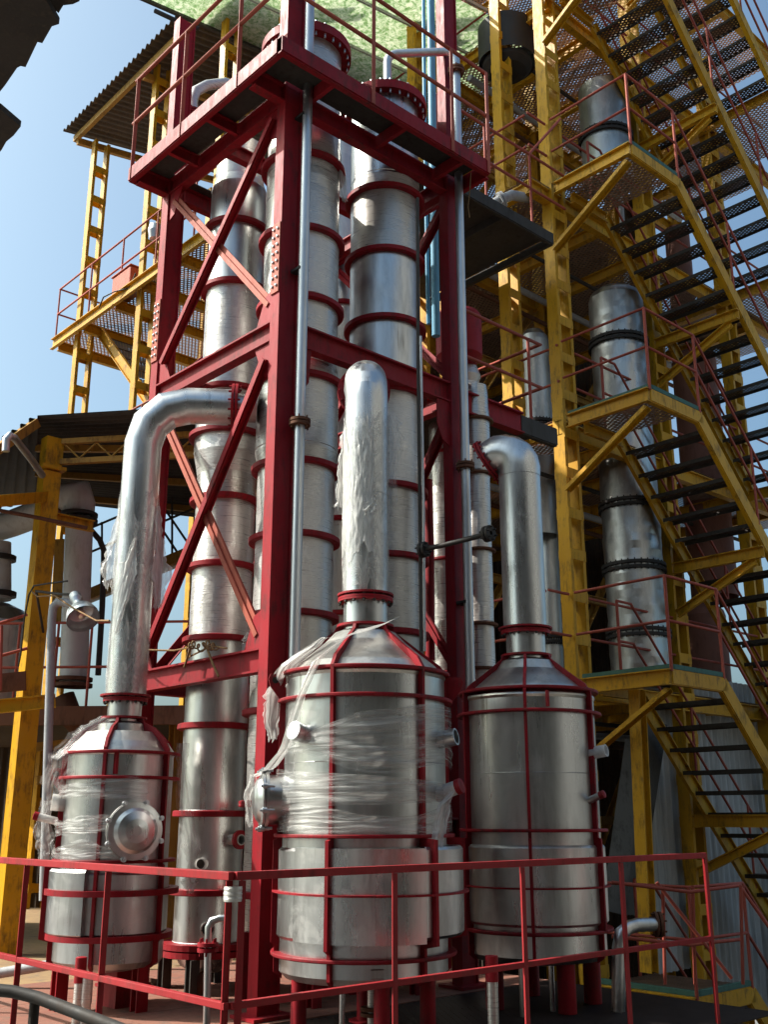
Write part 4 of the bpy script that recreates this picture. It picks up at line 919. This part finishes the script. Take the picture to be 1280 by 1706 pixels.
# added dark sheeting, stands in for shade inside the frame
def corr(name, label, p0, p1, z0, z1, mat, period=.13, amp=.022, cat='sheeting', slope=None, th=.006, parent=None):
    p0 = Vector((p0[0], p0[1], 0)); p1 = Vector((p1[0], p1[1], 0)); L = (p1-p0).length; d = (p1-p0)/L; nrm = Vector((-d.y, d.x, 0)); n = int(L/period*8)
    def mk(s_): return lambda u, v: p0 + d*(L*u) + nrm*(amp*math.sin(L*u/period*2*math.pi) + s_) + UP*(z0+(z1-z0)*v)
    mb = MB().grid(mk(0), n, 2).grid(mk(th), n, 2)
    o = mb.build(name, mat, parent)
    return tag(o, label, cat) if label else o
corr('dark_backing', 'added dark corrugated backing for the shade at the back of the yellow frame', (4.7, 7.9), (10.4, 7.9), -3.7, 9.3, 'dark_wall')
corr('dark_backing', 'added dark side backing for the shade behind the lower yellow floors', (10.6, 3.3), (10.6, 7.8), -3.7, 12.6, 'dark_wall')
corr('dark_backing', 'tall dark backing added for the shade far behind the middle of the tower', (5.8, 7.98), (10.5, 7.98), 9.3, 19, 'dark_wall')
def sheet(label, a_, b_, z0, z1, mat='asbestos_sheet'):
    mid = (Vector(a_)+Vector(b_))/2; t = thing('corrugated_sheet', label, 'sheet', (a_[0], a_[1], z0), 'corrugated grey sheets by the yellow stairs'); corr('sheet_body', None, a_, b_, z0, z1, mat, .14, .026, parent=t); return t
sheet('tall grey corrugated sheet with yellow overspray left of the second yellow post', (8.05, 1.62), (7.02, 1.56), -.5, 2.9)
sheet('wide grey corrugated sheet wall behind the lowest stair flight', (11.0, 1.7), (8.08, 1.66), -1.2, 3.2)
sheet('dark leaning corrugated sheet at the far right edge', (15.5, 2.4), (11.02, 1.9), -2.0, 2.2)
st = thing('sheet_stack', 'stack of long grey corrugated sheets leaning behind the thin yellow post', 'sheets', (7.0, 2.2, 0), None)
for i in range(5):
    p0 = at(1022+i*6, 1520, Y=12.6+i*.1); p1 = at(1060+i*9, 1235-i*8, Y=13.1+i*.1)
    MB().bar(p0, p1, .26, .012, up=FV).build('sheet', 'sheet_grey', st)
tag(MB().ibeam(at(1083, 1620, Y=11.9), at(1062, 1150, Y=11.9), .14, .14, up=(1,0,0)).build('post', 'yellow_paint'), 'thin yellow steel post in front of the leaning grey sheets', 'post')

# small rail gate on the walkway at the lower right
lr = thing('railing', 'thin red stair railing behind the right end of the deck', 'railing', tuple(at(1100, 1600, Y=10)))
for y0, y1 in ((1470, 1478), (1560, 1566)): MB().tube([at(1020, y0, Y=9.8), at(1150, y1+8, Y=9.8), at(1235, y0+5, Y=10.3)], .016, 8).build('rail', 'rail_red', lr)
for px in (1105, 1155, 1235): MB().tube([at(px, 1475, Y=10), at(px+4, 1640, Y=10)], .016, 8).build('rail_post', 'rail_red', lr)
MB().tube([at(1095, 1470, Y=9.9), at(1220, 1630, Y=9.9)], .016, 8).tube([at(1235, 1478, Y=10.2), at(1300, 1570, Y=10.2)], .016, 8).build('rail', 'rail_red', lr)

# ------------------------------------------------------------------ yellow wing far left
wg = thing('access_tower', 'far yellow steel wing with rails and a corrugated roof against the sky at left', 'steel frame', (2.7, 9.5, -3.7))
for y in (9.55, 7.4, 5.3): lattice(wg, 2.7, y, -3.7, 13.3 if y > 9 else 14.1, .30, .14, step=.62, single=5.5)
for y in (9.55, 7.4): lattice(wg, 5.2, y, -3.7, 13.4, .30, .14, step=.62)
def slope_roof(name, c00, c10, c01, c11, mat, period=.14, amp=.03, parent=None, across=True):
    c00, c10, c01, c11 = map(Vector, (c00, c10, c01, c11)); L = (c10-c00).length; n = int(L/period*6); nr_ = (c10-c00).cross(c01-c00).normalized()
    def mk(s_): return lambda u, v: (c00*(1-u)+c10*u)*(1-v) + (c01*(1-u)+c11*u)*v + nr_*(amp*math.sin(u*L/period*2*math.pi)+s_)
    return MB().grid(mk(0), n, 2).grid(mk(.012), n, 2).build(name, mat, parent)
slope_roof('roof', (2.3, 10.1, 13.55), (2.3, 5.0, 13.55), (6.2, 10.1, 14.3), (6.2, 5.0, 14.3), 'soffit', .15, .03, wg)
for x, z in ((2.5, 13.42), (4.2, 13.75)): MB().bar((x, 10.0, z), (x, 5.2, z), .07, .12).build('purlin', 'yellow_dirty', wg)
for y in (9.9, 7.5): MB().bar((2.5, y, 13.33), (6.0, y, 13.95), .08, .12).build('rafter', 'yellow_dirty', wg)
ZP = 9.5
MB().box(2.62, 5.6, 5.0, 10.35, ZP-.005, ZP).build('floor_grating', 'grating', wg)
MB().channel((2.62, 10.35, ZP-.11), (2.62, 4.6, ZP-.11), .06, .2).build('floor_beam', 'yellow_paint', wg)
for y in (10.3, 9.3, 8.2, 7.3, 6.2): MB().ibeam((2.69, y, ZP-.12), (5.6, y, ZP-.12), .09, .17).build('floor_beam', 'yellow_paint', wg)
for h in (.5, 1.0): MB().tube([(5.5, 10.33, ZP+h), (2.64, 10.33, ZP+h), (2.64, 5.2, ZP+h)], .017, 8).build('guard_rail', 'rail_red', wg)
for y in (10.33, 9.1, 8.0, 6.9, 5.8): MB().tube([(2.64, y, ZP-.1), (2.64, y, ZP+1)], .016, 8).build('rail_post', 'rail_red', wg)
for x in (3.0, 3.9): MB().channel((x, 9.3, ZP-.1), (x, 6.2, ZP-3.2), .05, .18).build('stringer', 'yellow_paint', wg)
for i in range(11): MB().box(3.06, 3.88, 9.1-.28*i, 9.34-.28*i, ZP-.28*(i+1), ZP-.28*(i+1)+.02).build('tread', 'grating_dark', wg)
Z6 = 6.25
MB().box(2.62, 5.6, 4.6, 8.2, Z6-.005, Z6).build('floor_grating', 'grating', wg); MB().channel((2.62, 8.2, Z6-.11), (2.62, 4.6, Z6-.11), .06, .2).build('floor_beam', 'yellow_paint', wg)
for h in (.5, 1.0): MB().tube([(2.64, 9.6, Z6+h), (2.64, 4.6, Z6+h)], .017, 8).build('guard_rail', 'rail_red', wg)
for y in (9.2, 8.1, 7.0, 5.9): MB().tube([(2.64, y, Z6-.1), (2.64, y, Z6+1)], .016, 8).build('rail_post', 'rail_red', wg)
p = at(214, 482, z=ZP+.1); t = thing('cabinet', 'orange red metal cabinet standing on the far left yellow platform', 'cabinet', (p.x, p.y, ZP))
MB().box(p.x-.15, p.x+.15, p.y-.3, p.y+.3, ZP+.002, ZP+.36).build('body', 'orange_box', t, bevel=.02); MB().box(p.x-.17, p.x+.17, p.y-.32, p.y+.32, ZP+.362, ZP+.385).build('lid', 'orange_box', t, bevel=.008)
p = at(258, 385, Y=14.6); t = thing('lamp', 'small white lamp on the side of the far yellow post', 'lamp', tuple(p)); MB().lathe(p, [(0, .12), (.09, .1), (.11, 0), (.08, -.14), (0, -.16)], 20).build('bowl', 'galvanised', t); MB().bar(p, p+RV*.2, .03, .03).build('arm', 'dark_steel', t)

# translucent sheet roof over the columns
gs = thing('roof_sheet', 'mottled green and white translucent sheet overhead behind the tower top', 'roof sheet', (2.5, 5, 13.2))
P0, P1, P2 = at(255, 2, z=13.2), at(436, 82, z=13.2), at(770, 228, z=13.2)
dA = (P2-P0).normalized()
e0, e1_ = P0 - dA*.2, P2 - dA*.5; back = Vector((dA.y, -dA.x, 0))
MB().poly([e0, e1_, e1_+back*2.6, e0+back*2.6], .01, UP).build('sheet_body', 'green_sheet', gs)
MB().bar(e0-dA*.1-UP*.04, e1_-UP*.04, .05, .05).build('edge_bar', 'dark_steel', gs)
for k_ in (.9, 1.8, 2.7): MB().bar(e0+back*k_-UP*.04, e1_+back*k_-UP*.04, .03, .05).build('batten', 'grey_paint', gs)
pipe('iron_bar', 'dark iron bar poking out over the top of the left red post', [at(258, 18, Y=10.2), at(290, 33, Y=10.2), at(330, 48, Y=10.4)], .028, 'black_iron', 'bar')

# ------------------------------------------------------------------ lean-to shed on the left
sh = thing('shed', 'open yellow post shed with dark corrugated roof at the left', 'shed', tuple(at(15, 1600, z=0)))
cp = at(12, 1600, z=0); tp = at(86, 720, Y=11.1)
cx, cy = .2, 4.5
MB().box(cx-.1, cx+.1, cy-.08, cy+.08, -.1, 5.0).box(cx-.14, cx+.14, cy-.12, cy+.12, 5.02, 5.06).box(cx-.1, cx+.1, cy-.08, cy+.08, 5.07, 5.4).build('post', 'yellow_paint', sh)
td = Vector((.62, -.78, 0)); C0 = Vector((cx, cy, 0))
for z in (5.12, 5.36): MB().bar(C0+td*.12+UP*z, C0+td*2.4+UP*z, .06, .06).build('truss_chord', 'yellow_dirty', sh)
z5 = MB()
for i in range(12): z5.tube([C0+td*(.15+i*.19)+UP*(5.15 if i % 2 else 5.33), C0+td*(.15+(i+1)*.19)+UP*(5.33 if i % 2 else 5.15)], .012, 6)
z5.build('truss_lattice', 'yellow_dirty', sh)
A_, B_, C_, D_ = at(62, 692, Y=10.9), at(330, 676, Y=10.2), at(330, 860, Y=16.0), at(60, 830, Y=16)
slope_roof('roof', A_, D_, B_, C_, 'roof_old', .16, .03, sh)
E_, F_ = at(-140, 828, Y=9.6), at(-200, 900, Y=15)
slope_roof('roof', A_, E_, D_, F_, 'roof_old', .16, .03, sh)
for k_ in (.25, .55, .85):
    MB().bar(A_.lerp(D_, k_)-UP*.08, B_.lerp(C_, k_)-UP*.08, .06, .09).build('purlin', 'yellow_dirty', sh)
MB().bar(A_-UP*.09, E_-UP*.09, .07, .1).build('eave_beam', 'yellow_dirty', sh)
MB().bar(C0+UP*4.72, at(-60, 840, Y=9.5), .09, .12).build('side_beam', 'yellow_paint', sh)
# mezzanine inside
mz = thing('mezzanine', 'dark mezzanine floor with rusty edge beam behind the left still', 'mezzanine', (1, 5.5, 2.4))
q0, q1, q2, q3 = at(-60, 1165, Y=11.6), at(420, 1140, Y=11.4), at(420, 1140, Y=17), at(-60, 1165, Y=17)
zt_ = 2.46
V_ = [Vector((q.x, q.y, zt_)) for q in (q0, q1, q2, q3)]
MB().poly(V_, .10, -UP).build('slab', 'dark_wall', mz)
MB().bar(V_[0]-UP*.1-FV*.05, V_[1]-UP*.1-FV*.05, .09, .2).build('edge_beam', 'rust', mz)
for px in (170, 290, 345): p = at(px, 1300, Y=11.9); MB().ibeam((p.x, p.y, -.1), (p.x, p.y, zt_-.11), .13, .13).build('post', 'yellow_dirty', mz)
for h in (.45, .95):
    MB().tube([V_[0]+UP*h+FV*.1, V_[1]+UP*h+FV*.1], .016, 8).build('guard_rail', 'rail_red', mz)
for k_ in (.06, .16, .3, .42, .52, .64, .8): p = V_[0].lerp(V_[1], k_)+FV*.1; MB().tube([p, p+UP*.95], .016, 8).build('rail_post', 'rail_red', mz)
# yellow bracket of the small landing by the post
lb = thing('landing', 'small yellow edged landing with rusty corrugated side at the far left', 'landing', tuple(at(0, 1170, Y=10.6)))
MB().channel(at(-80, 1185, Y=10.6), at(92, 1168, Y=10.9), .06, .14).build('edge_channel', 'yellow_paint', lb)
MB().poly([at(-80, 1130, Y=10.7), at(42, 1118, Y=10.9), at(42, 1150, Y=10.9), at(-80, 1160, Y=10.7)], .02, FV).build('side_plate', 'rust', lb)
for y0, y1 in ((1045, 1022), (1098, 1078)): MB().tube([at(-60, y0+12, Y=10.7), at(45, y1+2, Y=10.9)], .017, 8).build('guard_rail', 'rail_red', lb)
MB().tube([at(2, 1042, Y=10.75), at(0, 1150, Y=10.75)], .017, 8).build('rail_post', 'rail_red', lb)
# back wall and junk under the mezzanine
wb = corr('dark_backing', 'dark rusty back wall in the shade below the mezzanine', (at(-150, 1400, Y=17).x, at(-150, 1400, Y=17).y), (at(560, 1400, Y=16).x, at(560, 1400, Y=16).y), -.2, 2.44, 'dark_wall')
ck = thing('chute', 'rusty ringed chute pipe sloping under the mezzanine', 'chute', tuple(at(110, 1180, Y=12.4)))
MB().tube([at(105, 1160, Y=12.3), at(118, 1195, Y=12.3), at(150, 1225, Y=12.3), at(185, 1240, Y=12.4)], .13, 20).build('chute_body', 'rust', ck)
for i, (x0, y0, x1, y1, mt, lb_) in enumerate(((60, 1245, 122, 1238, 'yellow_dirty', 'upper yellow scrap bar in the dark below the mezzanine'), (62, 1300, 118, 1294, 'yellow_dirty', 'lower yellow scrap bar in the dark below the mezzanine'))):
    tag(MB().channel(at(x0, y0, Y=12.6), at(x1, y1, Y=12.6), .05, .1).build('scrap_bar', mt), lb_, 'bar')
pipe('floor_pipe', 'grey pipe lying on the dusty floor at the left', [at(-30, 1626, Y=9.0), at(92, 1606, Y=9.0)], .04, 'grey_paint')

# big grey duct and tank
gd = thing('duct', 'large dull grey duct bending down under the shed roof at the left', 'duct', tuple(at(123, 1135, Y=12)))
MB().tube([at(-120, 915, Y=13.2), at(20, 872, Y=12.6), at(88, 846, Y=12.2), at(112, 828, Y=12.05), at(130, 826, Y=12.0), at(134, 840, Y=12.0), at(133, 856, Y=12)], .17, 28, cap=False).tube([at(132, 868, Y=12), at(127, 1000, Y=12), at(122, 1135, Y=12)], .16, 28).build('duct_body', 'silver_paint', gd)
for y, mt in ((858, 'black_iron'), (868, 'black_iron'), (1132, 'rust'), (1142, 'rust')):
    p = at(132-(y-860)*.037, y, Y=12); MB().lathe(p, [(.15, -.02), (.215, -.02), (.215, .02), (.15, .02)], 28, closed=True).build('flange', mt, gd)
p = at(104, 835, Y=12.1); MB().lathe(p, [(.17, -.02), (.2, -.02), (.2, .02), (.17, .02)], 28, d=at(112, 828, Y=12.05)-at(88, 846, Y=12.2), closed=True).build('flange', 'rust', gd)
for p0, p1 in ((at(0, 905, Y=12.5), at(0, 1000, Y=12.5)), ): MB().tube([p0, p1], .13, 24).build('branch', 'silver_paint', gd)
for y in (930, 990): MB().lathe(at(0, y, Y=12.5), [(.12, -.03), (.19, -.03), (.19, .03), (.12, .03)], 24, closed=True).build('flange', 'black_iron', gd)
p = at(-12, 1100, Y=12.5); gt = thing('tank', 'grey domed tank at the left edge under the branch duct', 'tank', (p.x, p.y, zt_))
zq = at(-12, 1040, Y=12.5).z; MB().lathe((p.x, p.y, 0), [(.46, zt_), (.46, zq-.1), (.44, zq), (.30, zq+.17), (.13, zq+.25)], 36).build('tank_body', 'steel_dull', gt)
# drain pipe, lamp
pipe('drain_pipe', 'dark blue downpipe with an offset beside the large grey duct', [at(120, 872, Y=12.3), at(152, 884, Y=12.3), at(166, 900, Y=12.3), at(173, 918, Y=12.3), at(170, 1010, Y=12.3), at(163, 1125, Y=12.3)], .035, 'dark_steel')
pipe('vent_pipe', 'pale grey hooked vent pipe standing behind the small left still', [at(72, 1500, Y=10.2), at(78, 1300, Y=10.2), at(86, 1030, Y=10.2), at(88, 1012, Y=10.2), at(96, 1003, Y=10.2), at(110, 1004, Y=10.15), at(128, 1012, Y=10.1)], .042, 'grey_paint')
pipe('vent_pipe', 'galvanised hooked pipe under the roof eave at the far left edge', [at(9, 752, Y=9.3), at(10, 732, Y=9.3), at(16, 726, Y=9.3), at(24, 730, Y=9.4), at(55, 770, Y=10), at(70, 792, Y=10.3)], .036, 'galvanised')
fl = thing('floodlight', 'round bell shaped floodlight hanging on the left yellow post', 'floodlight', tuple(at(122, 990, Y=9.8)))
d_ = (at(143, 1042, Y=9.55)-at(124, 990, Y=9.8)).normalized(); p = at(124, 992, Y=9.8)
MB().lathe(p, [(.03, -.02), (.055, 0), (.06, .07), (.045, .12), (.05, .17), (.085, .20), (.13, .25), (.152, .32), (.156, .36)], 36, d=d_).lathe(p, [(.152, .36), (.147, .32), (.12, .25), (.07, .21)], 36, d=d_).build('reflector', 'galvanised', fl)
MB().lathe(p, [(.0, .33), (.035, .32), (.04, .28), (.02, .2)], 20, d=d_).build('bulb', 'galvanised', fl)
MB().tube([C0+UP*3.2+td*.1, at(60, 985, Y=10.6), at(100, 990, Y=10), at(124, 990, Y=9.8)], .014, 8).build('arm', 'dark_steel', fl)
cbl = thing('cable', 'black cable looping off the left yellow post to the floodlight', 'cable', tuple(at(52, 985, Y=10.4)))
MB().tube([at(30, 1110, Y=10.6), at(34, 1090, Y=10.5), at(40, 1030, Y=10.4), at(48, 990, Y=10.4), at(56, 976, Y=10.3), at(80, 972, Y=10.2), at(112, 968, Y=10)], .009, 6).build('strand', 'black_iron', cbl)
MB().tube([at(52, 985, Y=10.35), at(62, 994, Y=10.2), at(90, 992, Y=9.9), at(120, 1012, Y=9.5), at(160, 1034, Y=9.0), at(182, 1034, Y=8.3)], .008, 6).build('strand', 'rope', cbl)
pipe('iron_bar', 'rusty bar crossing in front of the left yellow post', [at(-30, 845, Y=10.7), at(60, 862, Y=10.8), at(145, 880, Y=11)], .022, 'rust', 'bar')
tag(MB().channel(at(84, 864, Y=11.2), at(154, 878, Y=11.5), .06, .13).build('bracket', 'yellow_paint'), 'short yellow bracket arm on the left post below the duct elbow', 'bracket')
tag(MB().angle(at(95, 1040, Y=12.6), at(101, 900, Y=12.6), .12, .02).build('ladder_post', 'yellow_dirty'), 'orange yellow upright between the left post and the grey duct', 'post')
# far walkway behind the left still pipe
fw = thing('walkway', 'far dark walkway with thin rails seen between left pipe and tall column', 'walkway', tuple(at(290, 930, Y=15)))
MB().poly([at(150, 985, Y=15), at(345, 905, Y=14.4), at(345, 920, Y=18), at(150, 1000, Y=18)], .06, -UP).build('deck_plate', 'soffit', fw)
MB().bar(at(150, 990, Y=14.95), at(345, 908, Y=14.35), .08, .16).build('edge_beam', 'yellow_dirty', fw)
for dy in (-110, -70): MB().tube([at(150, 990+dy, Y=15), at(345, 908+dy, Y=14.4)], .018, 8).build('guard_rail', 'dark_steel', fw)
for k_ in (.1, .3, .5, .7, .9):
    px = 150+195*k_; MB().tube([at(px, 990-82*k_, Y=15-.6*k_), at(px, 990-82*k_-112, Y=15-.6*k_)], .017, 8).build('rail_post', 'dark_steel', fw)
MB().tube([at(262, 830, Y=15), at(330, 930, Y=15)], .018, 8).tube([at(262, 870, Y=15), at(315, 950, Y=15)], .018, 8).build('stair_rail', 'dark_steel', fw)

# ------------------------------------------------------------------ opposite shed: its broken eave hangs into the top left corner, its unseen wall is added to cut sky light and mirror in the steel
os_ = thing('building', 'old building whose dark broken tiled eave hangs into the top left corner', 'building', tuple(at(30, 60, z=4.9)))
def cf(X, D, z): return Vector((CAM.x + AX[0]*X + AX[1]*D, CAM.y + BX[0]*X + BX[1]*D, z))
w0, w1 = cf(-16, -5, 0), cf(24, -5, 0)
corr('wall', None, (w0.x, w0.y), (w1.x, w1.y), -3.7, 11, 'opposite_wall', .3, .03, parent=os_)
w0, w1 = cf(6.2, -5, 0), cf(8.0, 9.5, 0); corr('wall', None, (w0.x, w0.y), (w1.x, w1.y), -3.7, 12, 'mid_wall', .3, .03, parent=os_)  # unseen side wall added to cut sky light from the right
MB().poly([cf(-11, -5, 6.4), cf(6, -5, 6.4), cf(6, 2.6, 6.0), cf(-9, 2.0, 6.0)], .05, UP).build('roof', 'mid_wall', os_)  # unseen roof over the viewer, added to cut sky light
bt = MB()
c4_ = [cf(-6.5, 11.75, -3.7), cf(-6.5, 14.6, -3.7), cf(-10.5, 14.6, -3.7), cf(-10.5, 11.75, -3.7)]
bt.poly(c4_, 17.3, UP).build('shade_block', 'opposite_wall', os_)  # unseen block added to throw shade on the yellow stairs
for k_ in range(5):
    p = cf(-6.46, 13.1, -1+k_*3.4); MB().bar(p-FV*.6, p+FV*.6, .06, 1.3).build('window', 'black_iron', os_)  # dark panels on the added shading block
for i in range(7):
    p = cf(-14+i*5.5, -4.85, 0); MB().bar(p-UP*3.7, p+UP*11, .35, .3, up=FV).build('pillar', 'rust', os_)
    if i < 6:
        p = cf(-11.3+i*5.5, -4.9, 0); MB().bar(p+UP*.5-RV*.9, p+UP*.5+RV*.9, .06, 1.6).bar(p+UP*5.5-RV*1.2, p+UP*5.5+RV*1.2, .06, 2.0).build('window', 'black_iron', os_)
def tiles(outline, z, name):
    pts = [at(px, py, z=z) for px, py in outline]
    return MB().poly(pts, .035, UP).build(name, 'roof_old', os_)
tiles([(-260, -200), (40, -60), (75, -2), (98, 40), (86, 44), (70, 72), (62, 70), (42, 112), (34, 110), (28, 113), (8, 142), (0, 152), (-60, 230), (-420, 260)], 4.9, 'tile_course')
tiles([(-100, -200), (150, -120), (132, 2), (121, 7), (105, 9), (97, 22), (84, 10), (74, -4), (-40, -60)], 4.96, 'tile_course')
tiles([(-420, 262), (-60, 160), (0, 182), (34, 211), (22, 226), (10, 236), (2, 250), (-40, 300)], 4.84, 'tile_course')
MB().bar(at(-400, 60, z=5.02), at(20, -40, z=5.02), .08, .1).build('batten', 'rust', os_)

# ------------------------------------------------------------------ small things lying about
rs_ = random.Random(3)
for i, (px, py, lab) in enumerate(((60, 1668, 'rusty flat offcut lying on the red deck at the far left'), (262, 1640, 'rusty steel offcut on the deck right of the small still'), (300, 1662, 'short bent scrap strip on the deck in front of the tall column'))):
    p = at(px, py, z=0.004); a_ = rs_.uniform(0, 3); d = Vector((math.cos(a_), math.sin(a_), 0))
    tag(MB().angle(p-d*.09+UP*.022, p+d*.09+UP*.022, .04, .008).build('scrap_piece', 'rust'), lab, 'scrap')
t = thing('cable', 'thin black cable sagging down from the top platform beside the right post', 'cable', tuple(at(785, 300, Y=8.7)))
MB().tube([at(785, 288, Y=8.7), at(783, 320, Y=8.7), at(780, 345, Y=8.7), at(783, 362, Y=8.7)], .006, 6).build('strand', 'rope', t)
t = thing('cable', 'thin cable running along the left beam of the far platform rail', 'cable', tuple(at(170, 505, Y=15.5)))
MB().tube([at(165, 512, Y=15.4), at(172, 495, Y=15.3), at(190, 486, Y=15.2), at(215, 480, Y=15), at(226, 455, Y=14.9)], .012, 6).build('strand', 'black_iron', t)
